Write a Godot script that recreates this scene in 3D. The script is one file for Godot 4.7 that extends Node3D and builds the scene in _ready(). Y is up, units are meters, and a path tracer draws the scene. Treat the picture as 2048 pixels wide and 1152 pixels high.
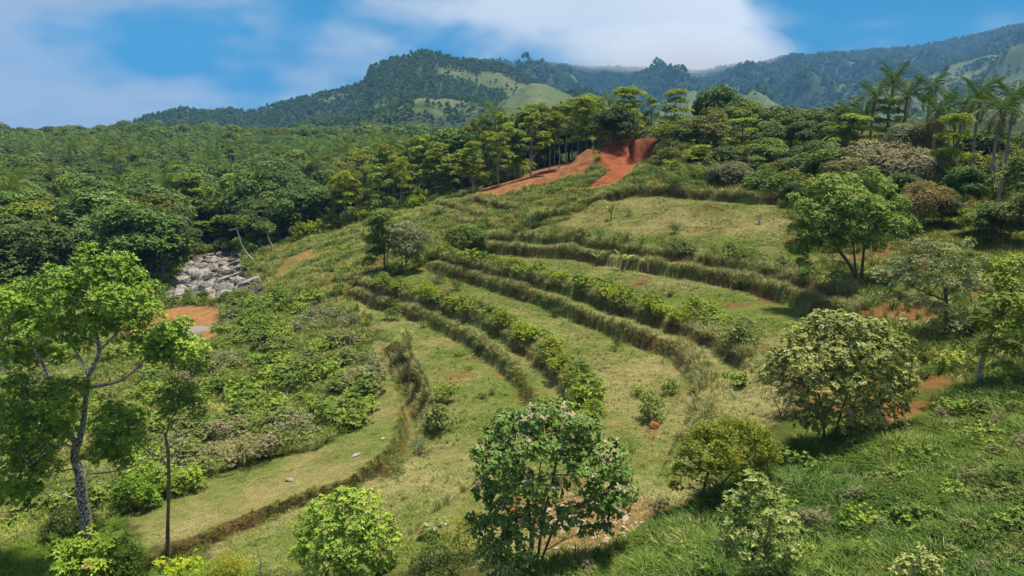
extends Node3D
# A terraced hillside above a boulder stream, forest plain and cloud-topped mountains behind.

const PITCH := 14.0
const EYE := Vector3(0, 26, 0)
const LENS := 1390.6            # focal length in pixels of a 2048 x 1152 picture

var rng := RandomNumberGenerator.new()
var cam_basis := Basis()
var taken := {}
var M := {}                     # materials
var G := {}                     # shared meshes

func _ready() -> void:
	rng.seed = 4711
	setup_view()
	make_materials()
	build_terrain()
	build_mountains()
	build_ridge_cloud()
	make_plant_meshes()
	build_stream()
	build_terrace_rows()
	build_field_plants()
	build_scrub()
	build_forest()
	build_grove()
	build_hill_trees()
	build_hero_plants()
	build_small_things()
	build_grasses()

func setup_view() -> void:
	var cam := Camera3D.new()
	cam.name = "camera"
	cam.fov = 45.0
	cam.near = 0.5
	cam.far = 9000.0
	cam.position = EYE
	cam.rotation_degrees = Vector3(-PITCH, 0, 0)
	add_child(cam)
	cam.current = true
	cam_basis = cam.transform.basis
	var env := Environment.new()
	env.background_mode = Environment.BG_SKY
	env.sky = Sky.new()
	env.sky.sky_material = make_sky()
	env.tonemap_mode = Environment.TONE_MAPPER_LINEAR
	env.tonemap_exposure = 2.9
	env.sdfgi_enabled = true
	env.ssao_enabled = true
	env.ssil_enabled = true
	env.volumetric_fog_enabled = true
	env.volumetric_fog_density = 0.0
	env.fog_enabled = true
	env.fog_density = 0.00013
	env.fog_light_color = Color(0.48, 0.74, 1.0)
	var we := WorldEnvironment.new()
	we.name = "environment"
	we.environment = env
	add_child(we)
	var sun := DirectionalLight3D.new()
	sun.name = "sun"
	sun.light_energy = 1.15
	sun.light_color = Color(1.0, 0.96, 0.88)
	sun.light_angular_distance = 6.0
	sun.shadow_enabled = true
	add_child(sun)
	sun.look_at_from_position(Vector3(14, 60, -15), Vector3.ZERO, Vector3.FORWARD)

# A computed panorama of air and broken cloud; its first column looks along -Z.
func make_sky() -> PanoramaSkyMaterial:
	var w := 2048
	var h := 1024
	var img := Image.create(w, h, false, Image.FORMAT_RGBF)
	var n1 := FastNoiseLite.new()
	n1.seed = 12
	n1.frequency = 2.2
	n1.fractal_octaves = 5
	var n2 := FastNoiseLite.new()
	n2.seed = 31
	n2.frequency = 7.0
	n2.fractal_octaves = 4
	# banks of cloud: azimuth, elevation, half-width, half-height, weight, whiteness
	var banks := [[-38.0, 3.0, 14.0, 12.0, 1.5, 0.1], [-17.0, 4.5, 6.0, 4.0, 0.5, 0.1], [13.0, 7.5, 5.2, 4.8, 1.75, 1.0], [3.0, 8.0, 9.0, 3.0, 0.95, 0.75],
		[75.0, 12.0, 22.0, 10.0, 0.9, 0.8], [130.0, 18.0, 30.0, 12.0, 0.9, 0.5], [-95.0, 16.0, 24.0, 12.0, 0.9, 0.5], [-150.0, 14.0, 26.0, 10.0, 0.9, 0.8]]
	for y in h:
		var el := 90.0 - (y + 0.5) / h * 180.0
		if el < 0.0:
			break
		var e := deg_to_rad(el)
		var up := clampf(el / 70.0, 0.0, 1.0)
		var blue := Color(0.004, 0.095, 0.192).lerp(Color(0.011, 0.073, 0.168), pow(up, 0.7))
		for x in w:
			var az := wrapf((x + 0.5) / w * 360.0, -180.0, 180.0)
			var a := deg_to_rad(az)
			var d := Vector3(sin(a) * cos(e), sin(e) * 2.2, -cos(a) * cos(e))
			var c := n1.get_noise_3dv(d) * 1.25 + n2.get_noise_3dv(d) * 0.5 - 0.27 + 0.66 * smoothstep(12.0, 36.0, el)  # cloud cover added high up, out of view, to give more fill light
			var white := 0.45 + 0.45 * smoothstep(14.0, 30.0, el)  # the added overhead cloud is also whiter, to brighten the fill
			for b in banks:
				var dx: float = wrapf(az - b[0], -180.0, 180.0) / b[2]
				var dy: float = (el - b[1]) / b[3]
				var r := dx * dx + dy * dy
				if r < 5.0:
					var g: float = exp(-r) * b[4]
					c += g
					white = lerpf(white, b[5], clampf(g * 1.3, 0.0, 1.0))
			var k := smoothstep(-0.15, 0.85, c)
			var cloud := Color(0.118, 0.146, 0.186).lerp(Color(0.315, 0.322, 0.338), white)
			img.set_pixel(x, y, blue.lerp(cloud, k * 0.94))
	var low := Color(0.118, 0.146, 0.186)
	img.fill_rect(Rect2i(0, h / 2, w, h / 2), low)
	var m := PanoramaSkyMaterial.new()
	m.panorama = ImageTexture.create_from_image(img)
	return m

# ---------- picture <-> place ----------
func ray(u: float, v: float) -> Vector3:
	var d := cam_basis * Vector3((u - 1024.0) / LENS, -(v - 576.0) / LENS, -1.0)
	return d / -d.z

func at_depth(u: float, v: float, d: float) -> Vector3:
	return EYE + ray(u, v) * d

func pixel_of(p: Vector3) -> Vector2:
	var q := cam_basis.inverse() * (p - EYE)
	return Vector2(1024.0 + q.x / -q.z * LENS, 576.0 - q.y / -q.z * LENS)

func hit(u: float, v: float) -> Vector3:
	var r := ray(u, v)
	var t := 6.0
	var step := 0.25
	while t < 900.0:
		var p := EYE + r * t
		if p.y < ground(p.x, p.z):
			var lo := t - step
			var hi := t
			for i in 12:
				var mid := (lo + hi) * 0.5
				var q := EYE + r * mid
				if q.y < ground(q.x, q.z):
					hi = mid
				else:
					lo = mid
			p = EYE + r * hi
			return Vector3(p.x, ground(p.x, p.z), p.z)
		step = maxf(0.25, t * 0.006)
		t += step
	var far := EYE + r * 300.0
	return Vector3(far.x, ground(far.x, far.z), far.z)

func base_of(u: float, d: float) -> Vector3:   # a spot on the ground at this bearing and depth
	var x := 0.0
	var y := 5.0
	for i in 6:
		var k := cos(deg_to_rad(PITCH)) * d - sin(deg_to_rad(PITCH)) * (y - EYE.y)
		x = (u - 1024.0) / LENS * k
		y = ground(x, -d)
	return Vector3(x, y, -d)

func hits(a: Array) -> PackedVector2Array:
	var o := PackedVector2Array()
	for i in range(0, a.size(), 2):
		var p := hit(a[i], a[i + 1])
		o.append(Vector2(p.x, p.z))
	return o

# ---------- nodes ----------
func numbered(called: String) -> String:
	var n: int = taken.get(called, -1) + 1
	taken[called] = n
	return called if n == 0 else "%s_%03d" % [called, n]

func tag(o: Node3D, label: String, category: String, group := "", kind := "") -> void:
	if label: o.set_meta("label", label)
	if category: o.set_meta("category", category)
	if group: o.set_meta("group", group)
	if kind: o.set_meta("kind", kind)

func thing(called: String, label: String, category: String, at: Vector3, group := "") -> Node3D:
	var o := Node3D.new()
	o.name = numbered(called)
	add_child(o)
	o.position = at
	tag(o, label, category, group)
	return o

func part(parent: Node3D, called: String, mesh: Mesh, mat: Material) -> MeshInstance3D:
	var o := MeshInstance3D.new()
	o.name = called
	o.mesh = mesh
	o.material_override = mat
	parent.add_child(o, true)
	return o

func structure(called: String, mesh: Mesh, mat: Material, label: String, category: String) -> MeshInstance3D:
	var o := MeshInstance3D.new()
	o.name = numbered(called)
	o.mesh = mesh
	o.material_override = mat
	add_child(o)
	tag(o, label, category, "", "structure")
	return o

func scatter(parent: Node3D, called: String, mesh: Mesh, mat: Material, places: Array, tints := PackedColorArray()) -> MultiMeshInstance3D:
	var mm := MultiMesh.new()
	mm.transform_format = MultiMesh.TRANSFORM_3D
	mm.use_colors = tints.size() > 0
	mm.mesh = mesh
	mm.instance_count = places.size()
	for i in places.size():
		mm.set_instance_transform(i, places[i])
		if tints.size():
			mm.set_instance_color(i, tints[i])
	var o := MultiMeshInstance3D.new()
	o.name = numbered(called) if parent == self else called
	o.multimesh = mm
	o.material_override = mat
	parent.add_child(o, true)
	o.set_meta("kind", "stuff")
	return o

const ORDINALS := ["first", "second", "third", "fourth", "fifth", "sixth", "seventh", "eighth", "ninth", "tenth", "eleventh", "twelfth", "thirteenth",
	"fourteenth", "fifteenth", "sixteenth", "seventeenth", "eighteenth", "nineteenth", "twentieth", "twenty-first", "twenty-second", "twenty-third", "twenty-fourth",
	"twenty-fifth", "twenty-sixth", "twenty-seventh", "twenty-eighth"]

# ---------- materials ----------
func noise_tex(sd: int, freq: float, lo: Color, hi: Color, size := 512, octaves := 5, kind := FastNoiseLite.TYPE_SIMPLEX_SMOOTH) -> NoiseTexture2D:
	var n := FastNoiseLite.new()
	n.seed = sd
	n.noise_type = kind
	n.frequency = freq
	n.fractal_octaves = octaves
	var t := NoiseTexture2D.new()
	t.width = size
	t.height = size
	t.seamless = true
	t.noise = n
	var g := Gradient.new()
	g.set_color(0, lo)
	g.set_color(1, hi)
	t.color_ramp = g
	return t

func bump_tex(sd: int, freq: float, strength: float) -> NoiseTexture2D:
	var t := noise_tex(sd, freq, Color.BLACK, Color.WHITE)
	t.color_ramp = null
	t.as_normal_map = true
	t.bump_strength = strength
	return t

func leaf_mat(tint: Color, rough := 0.55, shine := 0.25, through := Color(0.68, 0.74, 0.22)) -> StandardMaterial3D:
	var m := StandardMaterial3D.new()
	m.vertex_color_use_as_albedo = true
	m.albedo_color = tint
	m.roughness = rough
	m.metallic_specular = shine
	m.backlight_enabled = true
	m.backlight = through
	m.cull_mode = BaseMaterial3D.CULL_DISABLED
	return m

func bark_mat(lo: Color, hi: Color, sd: int, period := 0.8, freq := 0.02) -> StandardMaterial3D:
	var m := StandardMaterial3D.new()
	m.albedo_texture = noise_tex(sd, freq, lo, hi, 256)
	m.uv1_triplanar = true
	m.uv1_scale = Vector3(1.0 / period, 0.6 / period, 1.0 / period)
	m.roughness = 0.9
	m.metallic_specular = 0.2
	return m

func make_materials() -> void:
	var g := StandardMaterial3D.new()
	g.vertex_color_use_as_albedo = true
	g.albedo_texture = noise_tex(3, 0.035, Color(0.66, 0.66, 0.62), Color(1, 1, 1), 1024, 6)
	g.uv1_triplanar = true
	g.uv1_world_triplanar = true
	g.uv1_scale = Vector3.ONE / 5.0
	g.detail_enabled = true
	g.detail_blend_mode = BaseMaterial3D.BLEND_MODE_MUL
	g.detail_uv_layer = BaseMaterial3D.DETAIL_UV_2
	g.detail_albedo = noise_tex(8, 0.03, Color(0.78, 0.75, 0.68), Color(1, 1, 1), 1024, 5)
	g.uv2_triplanar = true
	g.uv2_world_triplanar = true
	g.uv2_scale = Vector3.ONE / 23.0
	g.normal_enabled = true
	g.normal_texture = bump_tex(5, 0.05, 8.0)
	g.normal_scale = 0.8
	g.roughness = 0.95
	g.metallic_specular = 0.15
	M.ground = g
	var far := StandardMaterial3D.new()
	far.vertex_color_use_as_albedo = true
	far.albedo_texture = noise_tex(14, 0.02, Color(0.6, 0.6, 0.6), Color(1, 1, 1), 1024, 6)
	far.uv1_triplanar = true
	far.uv1_world_triplanar = true
	far.uv1_scale = Vector3.ONE / 160.0
	far.roughness = 0.95
	far.metallic_specular = 0.1
	M.far = far
	var rock := StandardMaterial3D.new()
	rock.albedo_texture = noise_tex(21, 0.02, Color(0.22, 0.22, 0.23), Color(0.66, 0.65, 0.64), 512, 6)
	rock.uv1_triplanar = true
	rock.uv1_scale = Vector3.ONE * 0.35
	rock.roughness = 0.8
	rock.vertex_color_use_as_albedo = true
	M.rock = rock
	for k in 3:
		var r2: StandardMaterial3D = rock.duplicate()
		r2.albedo_color = [Color(1, 0.98, 0.95), Color(0.70, 0.69, 0.67), Color(0.98, 0.90, 0.80)][k]
		M["rock%d" % k] = r2
	M.soilrock = bark_mat(Color(0.42, 0.25, 0.16), Color(0.68, 0.45, 0.31), 48, 0.3)
	M.stone = bark_mat(Color(0.46, 0.41, 0.36), Color(0.78, 0.73, 0.66), 49, 0.4)
	M.gravel = bark_mat(Color(0.36, 0.35, 0.33), Color(0.50, 0.49, 0.47), 50, 1.0, 0.1)
	M.bark = bark_mat(Color(0.22, 0.19, 0.16), Color(0.52, 0.48, 0.42), 41)
	M.pale_bark = bark_mat(Color(0.40, 0.37, 0.33), Color(0.72, 0.70, 0.66), 42)
	M.mottled_bark = bark_mat(Color(0.26, 0.24, 0.21), Color(0.84, 0.82, 0.77), 43, 0.9, 0.035)
	M.mottled_bark.albedo_texture.color_ramp.set_offset(0, 0.33)
	M.mottled_bark.albedo_texture.color_ramp.set_offset(1, 0.74)
	M.brown_bark = bark_mat(Color(0.36, 0.28, 0.22), Color(0.58, 0.48, 0.40), 44)
	M.dead = bark_mat(Color(0.52, 0.48, 0.45), Color(0.78, 0.75, 0.72), 45)
	M.palm_bark = bark_mat(Color(0.38, 0.34, 0.29), Color(0.64, 0.60, 0.53), 46)
	# leaf tints: the leaf colours themselves sit in the meshes
	M.leaf = leaf_mat(Color(1, 1, 1))
	M.leaf_dark = leaf_mat(Color(0.86, 0.90, 0.84))
	M.leaf_blue = leaf_mat(Color(0.95, 1.0, 0.9))
	M.leaf_lime = leaf_mat(Color(1.1, 1.05, 0.72))
	M.leaf_gold = leaf_mat(Color(1.45, 1.2, 0.8))
	M.leaf_olive = leaf_mat(Color(1.0, 0.94, 0.78))
	M.leaf_matt = leaf_mat(Color(1, 1, 1), 0.8, 0.1, Color(0.3, 0.3, 0.12))
	M.leaf_gloss = leaf_mat(Color(1, 1, 1), 0.5, 0.3, Color(0.5, 0.6, 0.18))
	M.grass = leaf_mat(Color(1, 1, 1), 0.7, 0.15, Color(0.5, 0.5, 0.2))

# ---------- the lie of the land ----------
# height marks: picture column, picture row, height below the eye
const MARKS := [330,1110,-19.5, 540,1020,-19.5, 740,945,-19.5, 832,820,-19.5, 785,700,-19.5, 400,1000,-19.4, 600,930,-19.4, 760,800,-19.4,
	690,580,-18.2, 850,630,-18.2, 1000,715,-18.2, 1060,820,-18.2, 960,960,-18.0, 860,1040,-18.0, 850,600,-17.0, 1010,680,-17.0, 1140,800,-17.0,
	880,535,-16.0, 1060,590,-16.0, 1240,660,-16.0, 1350,695,-16.0, 1400,800,-15.6, 1180,595,-15.3, 1430,690,-15.2, 980,497,-13.8, 1250,520,-13.8,
	1500,560,-13.8, 1640,610,-13.6, 1060,485,-13.2, 1260,505,-13.2, 1500,545,-13.2, 1680,600,-13.0, 1060,450,-11.6, 1380,850,-15.0, 1308,848,-15.3,
	1200,1050,-14.5, 1060,1140,-15.0, 1300,1140,-12.3, 900,1130,-16.5, 690,1160,-17.3, 480,1130,-18.8, 170,1090,-19.4, 0,1140,-19.5, 0,900,-20.0,
	1440,1000,-12.6, 1510,1165,-11.5, 1650,880,-10.6, 1560,780,-13.2, 1500,700,-14.2, 1800,1000,-8.6, 2040,1140,-8.0, 2040,900,-8.8, 2000,800,-9.2,
	1800,860,-9.6, 1930,650,-10.5, 1800,620,-12.0, 1720,560,-12.3, 1900,450,-9.3, 2040,480,-8.5, 1500,440,-11.0, 1350,440,-11.3, 1200,440,-11.9,
	1560,395,-9.8, 1260,385,-10.5, 1130,430,-11.5, 600,750,-20.2, 450,850,-20.0, 300,800,-20.8, 500,650,-22.0, 380,640,-23.3, 100,750,-21.6,
	250,900,-19.9, 350,540,-25.3, 500,540,-25.3, 430,505,-25.3, 430,590,-24.8, 200,600,-24.3, 0,650,-23.5]
# the same with a depth in place of a height
const DEPTHS := [1070,355,112, 960,385,110, 880,405,106, 1180,322,117, 1190,332,117, 1240,346,115, 1300,332,114, 1200,266,122, 1300,264,122, 1400,318,112,
	1420,350,100, 1500,292,135, 1350,268,136, 1700,368,88, 1800,325,105, 2000,372,80, 2000,400,60, 1600,430,72, 720,440,110, 640,455,108, 560,520,96, 520,590,88,
	870,400,110, 780,500,85, 700,520,88, 640,560,82, 600,600,76]
# the same as x, z and height below the eye
const SPOTS := [20,-170,-7, 60,-185,-6, 120,-150,-6, 140,-90,-6, 100,-60,-6, 60,-30,-6, 40,-15,-7, 20,0,-8.5, 0,5,-11, -20,0,-15, -40,-15,-18.5, -70,-30,-21,
	-100,-60,-24, -110,-110,-25, -110,-200,-25, -50,-200,-25, 0,-200,-18, -31,-136,-23.5, -12,-142,-19, 4,-152,-12, -60,-150,-25, -80,-95,-24.8]

const BX0 := -130.0
const BX1 := 160.0
const BZ0 := -240.0
const BZ1 := 20.0
const BSTEP := 2.0
var bnx := 0
var bnz := 0
var base_grid := PackedFloat32Array()
var xs := PackedFloat32Array()
var zs := PackedFloat32Array()
var hgrid := PackedFloat32Array()
var hx := 0
var hz := 0
var ready_grid := false
var wob := FastNoiseLite.new()
var rows := {}                  # terrace lines as x, z polylines
var zones := {}                 # stretches of ground as x, z polygons

func build_base() -> void:
	var px := PackedFloat64Array()
	var pz := PackedFloat64Array()
	var py := PackedFloat64Array()
	for i in range(0, MARKS.size(), 3):
		var r := ray(MARKS[i], MARKS[i + 1])
		var t: float = MARKS[i + 2] / r.y
		px.append(r.x * t); pz.append(-t); py.append(EYE.y + MARKS[i + 2])
	for i in range(0, DEPTHS.size(), 3):
		var p := at_depth(DEPTHS[i], DEPTHS[i + 1], DEPTHS[i + 2])
		px.append(p.x); pz.append(p.z); py.append(p.y)
	for i in range(0, SPOTS.size(), 3):
		px.append(SPOTS[i]); pz.append(SPOTS[i + 1]); py.append(EYE.y + SPOTS[i + 2])
	# thin plate through the marks
	var n := px.size()
	var m := n + 3
	var a: Array[PackedFloat64Array] = []
	for i in m:
		var row := PackedFloat64Array()
		row.resize(m + 1)
		a.append(row)
	for i in n:
		for j in n:
			a[i][j] = tps(px[i] - px[j], pz[i] - pz[j])
		a[i][i] += 6.0
		a[i][n] = 1.0; a[i][n + 1] = px[i]; a[i][n + 2] = pz[i]
		a[n][i] = 1.0; a[n + 1][i] = px[i]; a[n + 2][i] = pz[i]
		a[i][m] = py[i]
	for c in m:
		var best := c
		for r in range(c + 1, m):
			if absf(a[r][c]) > absf(a[best][c]): best = r
		var swap := a[c]
		a[c] = a[best]
		a[best] = swap
		var pr := a[c]
		for r in range(c + 1, m):
			var rr := a[r]
			var f := rr[c] / pr[c]
			if f == 0.0: continue
			for k in range(c, m + 1):
				rr[k] -= f * pr[k]
			a[r] = rr
	var w := PackedFloat64Array()
	w.resize(m)
	for i in range(m - 1, -1, -1):
		var s := a[i][m]
		for k in range(i + 1, m):
			s -= a[i][k] * w[k]
		w[i] = s / a[i][i]
	bnx = int((BX1 - BX0) / BSTEP) + 1
	bnz = int((BZ1 - BZ0) / BSTEP) + 1
	base_grid.resize(bnx * bnz)
	for iz in bnz:
		var z := BZ0 + iz * BSTEP
		for ix in bnx:
			var x := BX0 + ix * BSTEP
			var y := w[n] + w[n + 1] * x + w[n + 2] * z
			for k in n:
				var dx := x - px[k]
				var dz := z - pz[k]
				var r2 := dx * dx + dz * dz + 1e-9
				y += w[k] * 0.5 * r2 * log(r2) * 0.001
			base_grid[iz * bnx + ix] = y

func tps(dx: float, dz: float) -> float:
	var r2 := dx * dx + dz * dz + 1e-9
	return 0.5 * r2 * log(r2) * 0.001

func cubic(a: float, b: float, c: float, d: float, t: float) -> float:
	return b + 0.5 * t * (c - a + t * (2.0 * a - 5.0 * b + 4.0 * c - d + t * (3.0 * (b - c) + d - a)))

func plain(x: float, z: float) -> float:
	var d := -z
	return 1.2 - maxf(0.0, d - 560.0) * 0.12 + smoothstep(10.0, 140.0, x) * 20.0 + wob.get_noise_2d(x * 0.4, z * 0.4) * 2.5 * smoothstep(160.0, 320.0, d)

func base_height(x: float, z: float) -> float:
	var fx := (clampf(x, BX0 + 2.1, BX1 - 4.1) - BX0) / BSTEP
	var fz := (clampf(z, BZ0 + 2.1, BZ1 - 4.1) - BZ0) / BSTEP
	var ix := int(fx)
	var iz := int(fz)
	var tx := fx - ix
	var tz := fz - iz
	var v := PackedFloat32Array([0, 0, 0, 0])
	for k in 4:
		var o := (iz + k - 1) * bnx + ix - 1
		v[k] = cubic(base_grid[o], base_grid[o + 1], base_grid[o + 2], base_grid[o + 3], tx)
	var y := cubic(v[0], v[1], v[2], v[3], tz)
	var near := smoothstep(-125.0, -95.0, x) * (1.0 - smoothstep(125.0, 152.0, x)) * smoothstep(-235.0, -190.0, z) * (1.0 - smoothstep(2.0, 14.0, z))
	return lerpf(plain(x, z), y, near) if near < 1.0 else y

func ground(x: float, z: float) -> float:
	if not ready_grid:
		return base_height(x, z)
	var i := clampi(xs.bsearch(x) - 1, 0, hx - 2)
	var j := clampi(zs.bsearch(z) - 1, 0, hz - 2)
	var tx := clampf((x - xs[i]) / (xs[i + 1] - xs[i]), 0.0, 1.0)
	var tz := clampf((z - zs[j]) / (zs[j + 1] - zs[j]), 0.0, 1.0)
	var o := j * hx + i
	return lerpf(lerpf(hgrid[o], hgrid[o + 1], tx), lerpf(hgrid[o + hx], hgrid[o + hx + 1], tx), tz)

func lines(from: float, to: float, dense0: float, dense1: float, step: float) -> PackedFloat32Array:
	var lower := PackedFloat32Array()
	var s := step
	var p := dense0
	while p > from:
		s *= 1.075
		p -= s
		lower.append(p)
	lower.reverse()
	p = dense0
	while p < dense1:
		lower.append(p)
		p += step
	s = step
	while p < to:
		lower.append(p)
		s *= 1.075
		p += s
	lower.append(to)
	return lower

const ROWS := {
	"ditch": [785,700, 800,730, 822,765, 832,800, 828,850, 815,880, 790,912, 740,947, 690,972, 620,995, 540,1026, 460,1062, 380,1096, 300,1130],
	"lower_hedge": [650,592, 690,580, 740,597, 800,614, 850,632, 900,657, 950,684, 1000,719, 1040,757, 1062,800, 1064,850, 1030,905, 965,965, 905,1012, 850,1052, 800,1100],
	"lower_shrub": [700,570, 760,592, 860,616, 910,637, 960,655, 1010,684, 1060,714, 1100,752, 1130,785, 1150,830, 1140,860],
	"middle_hedge": [870,533, 940,550, 1000,571, 1060,592, 1120,613, 1180,638, 1240,664, 1300,685, 1350,699, 1388,740, 1398,800, 1375,850, 1340,910],
	"middle_shrub": [860,520, 950,543, 1040,569, 1120,584, 1180,600, 1240,624, 1300,645, 1360,668, 1430,694, 1480,730],
	"upper_hedge": [970,497, 1060,506, 1150,508, 1250,523, 1350,542, 1430,554, 1500,566, 1570,586, 1640,613, 1710,638],
	"upper_shrub": [970,484, 1060,486, 1130,488, 1200,498, 1260,508, 1350,523, 1440,534, 1500,548, 1600,574, 1690,604],
	"top_hedge": [1055,452, 1120,431, 1200,402, 1262,387, 1330,386, 1390,392, 1440,396, 1500,402, 1560,399],
	"step_a": [872,408, 915,420, 965,436], "step_b": [930,398, 985,412, 1030,424], "step_c": [905,440, 950,452, 985,462],
	"back_hedge": [1258,379, 1300,374, 1345,371, 1385,372],
}
# riser height, half-width of its slope
const RISERS := {"lower_hedge": [1.1, 0.18], "lower_shrub": [0.8, 0.22], "middle_hedge": [1.1, 0.2], "middle_shrub": [0.8, 0.22], "upper_hedge": [1.05, 0.2], "upper_shrub": [0.8, 0.3], "top_hedge": [0.95, 0.3], "step_a": [0.6, 0.25], "step_b": [0.6, 0.25], "step_c": [0.6, 0.25]}

const ZONES := {
	"stream": [338,596, 346,575, 342,560, 356,540, 372,520, 400,510, 440,500, 470,503, 486,515, 482,535, 496,552, 514,588, 470,594, 430,602, 385,594],
	"red_flat": [215,660, 300,622, 385,612, 440,618, 445,640, 420,660, 440,682, 380,690, 300,688],
	"red_patch": [540,560, 575,515, 640,492, 615,520, 575,550],
	"stones": [1040,1000, 1120,985, 1230,1000, 1300,1010, 1310,1060, 1240,1085, 1120,1100, 1050,1060],
	"bank": [1090,1152, 1200,1105, 1330,1062, 1420,1010, 1560,945, 1600,880, 1700,868, 1800,860, 1900,800, 2060,760, 2100,1270, 1090,1270],
	"lawn": [690,590, 790,690, 830,770, 830,870, 760,940, 540,1020, 380,1090, 480,1150, 900,1150, 1100,1120, 1400,1010, 1560,850, 1560,740, 1700,650, 1720,600, 1590,480, 1560,400, 1380,388, 1260,388, 1060,455, 960,490, 860,525],
	"path": [230,1040, 420,955, 560,920, 640,905, 705,850, 745,800, 762,740, 742,690, 700,640, 785,700, 822,765, 830,850, 790,905, 690,965, 540,1015, 380,1085, 290,1110],
	"scrub": [-40,1130, 100,1075, 230,1040, 420,952, 560,917, 640,902, 705,850, 742,800, 758,740, 738,692, 700,642, 640,600, 520,596, 440,612, 445,690, 300,700, 150,720, -40,770],
	"nose": [522,590, 545,540, 600,480, 640,455, 720,440, 870,398, 960,420, 1040,445, 960,490, 860,522, 690,582, 640,598],
	"tan": [1100,450, 1200,412, 1300,396, 1450,400, 1560,405, 1590,470, 1500,480, 1350,470, 1230,470],
	"strip": [868,412, 950,384, 1060,346, 1150,316, 1184,300, 1186,326, 1150,354, 1100,368, 1040,380, 960,396],
	"clearing": [1840,500, 1850,440, 1960,440, 2060,480, 2060,560, 1950,540],
}

func build_terrain() -> void:
	wob.seed = 77
	wob.frequency = 0.02
	wob.fractal_octaves = 4
	build_base()
	for k in ROWS: rows[k] = hits(ROWS[k])
	for k in ZONES: zones[k] = hits(ZONES[k])
	xs = lines(-2600.0, 2600.0, -40.0, 46.0, 0.28)
	zs = lines(-1200.0, 60.0, -128.0, -9.0, 0.29)
	hx = xs.size()
	hz = zs.size()
	hgrid.resize(hx * hz)
	for j in hz:
		for i in hx:
			hgrid[j * hx + i] = base_height(xs[i], zs[j])
	# small unevenness
	var rough := FastNoiseLite.new()
	rough.seed = 5
	rough.frequency = 0.35
	rough.fractal_octaves = 3
	for j in hz:
		for i in hx:
			hgrid[j * hx + i] += rough.get_noise_2d(xs[i], zs[j]) * 0.10 + rough.get_noise_2d(xs[i] * 3.2 + 70.0, zs[j] * 3.2) * 0.05 + rough.get_noise_2d(xs[i] * 0.2, zs[j] * 0.2) * 0.22
	# terrace risers: a step along each line, easing off on both sides
	for k in RISERS:
		var sd := signed_distances(rows[k], 3.4, RISERS[k][1] > 0)
		for o in sd:
			var s: float = sd[o]
			var e := 1.0 - absf(s) / 3.4
			hgrid[o] += RISERS[k][0] * 0.5 * (smoothstep(-RISERS[k][1], RISERS[k][1], s + rough.get_noise_1d(o * 3.0) * 0.1) * 2.0 - 1.0) * e
	# the drainage ditch
	var dd := signed_distances(rows["ditch"], 1.8, true)
	for o in dd:
		var s: float = absf(dd[o])
		hgrid[o] -= 1.8 * (1.0 - smoothstep(0.66, 0.92, s + rough.get_noise_1d(o * 7.0) * 0.1))
		if dd[o] > 0.3:
			hgrid[o] += 0.18 * (1.0 - smoothstep(0.8, 1.8, dd[o]))
	# the stream runs in a hollow
	for j in hz:
		if zs[j] > -85.0 or zs[j] < -140.0: continue
		for i in hx:
			if xs[i] < -70.0 or xs[i] > -20.0: continue
			if inside("stream", xs[i] + rough.get_noise_2d(xs[i], zs[j]) * 0.8, zs[j]): hgrid[j * hx + i] -= 1.0
	# the landslip: a scarp of bare earth below the dark tree
	var rim := to_plan([1170,300,119, 1196,268,122, 1250,262,123.5, 1312,262,122.5, 1330,285,118])
	var slip := signed_distances(rim, 9.0, true)
	for o in slip:
		var s: float = slip[o]
		var gx: float = xs[o % hx]
		hgrid[o] += 0.5 * wob.get_noise_2d(gx * 40.0, 3.0) * smoothstep(-6.0, -1.0, s) * (1.0 - smoothstep(-1.0, 0.6, s)) + 2.6 * (smoothstep(-4.2, 0.3, s + rough.get_noise_1d(o * 5.0) * 0.25) * 2.0 - 1.0) * smoothstep(0.0, 1.0, 1.0 - absf(s) / 9.0)
	ready_grid = true
	zones["cut"] = hits([1200,330, 1196,290, 1205,264, 1250,258, 1318,258, 1312,295, 1290,322, 1262,350, 1225,372, 1160,385, 1200,355, 1215,340])
	zones["strip"] = hits(ZONES.strip)
	var v := PackedVector3Array()
	var c := PackedColorArray()
	var nn := PackedVector3Array()
	v.resize(hx * hz)
	c.resize(hx * hz)
	nn.resize(hx * hz)
	for j in hz:
		for i in hx:
			var o := j * hx + i
			v[o] = Vector3(xs[i], hgrid[o], zs[j])
			c[o] = soil(xs[i], zs[j])
			var i0 := maxi(i - 1, 0)
			var i1 := mini(i + 1, hx - 1)
			var j0 := maxi(j - 1, 0)
			var j1 := mini(j + 1, hz - 1)
			nn[o] = Vector3(-(hgrid[j * hx + i1] - hgrid[j * hx + i0]) / (xs[i1] - xs[i0]), 1.0, -(hgrid[j1 * hx + i] - hgrid[j0 * hx + i]) / (zs[j1] - zs[j0])).normalized()
	# bare earth on the cut faces of the ditch and the risers
	for o in dd:
		var s: float = absf(dd[o])
		if s < 1.05:
			var q := v[o]
			var wet := wob.get_noise_2d(q.x * 14.0, q.z * 14.0)
			var near_end := smoothstep(-8.0, -14.0, q.x)
			c[o] = c[o].lerp(Color(0.15, 0.15, 0.055).lerp(Color(0.22, 0.115, 0.055), clampf(0.12 + near_end * 0.6 + wet * 1.3, 0.0, 1.0)), 0.8)
	for k in RISERS:
		var sd := signed_distances(rows[k], 0.5, true)
		for o in sd:
			var q := v[o]
			if wob.get_noise_2d(q.x * 9.0, q.z * 9.0 + 40.0) > 0.06:
				c[o] = c[o].lerp(Color(0.15, 0.075, 0.035), 0.7)
	var idx := PackedInt32Array()
	for j in hz - 1:
		for i in hx - 1:
			var o := j * hx + i
			idx.append_array([o, o + 1, o + hx, o + 1, o + hx + 1, o + hx])
	var arr := []
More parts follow.
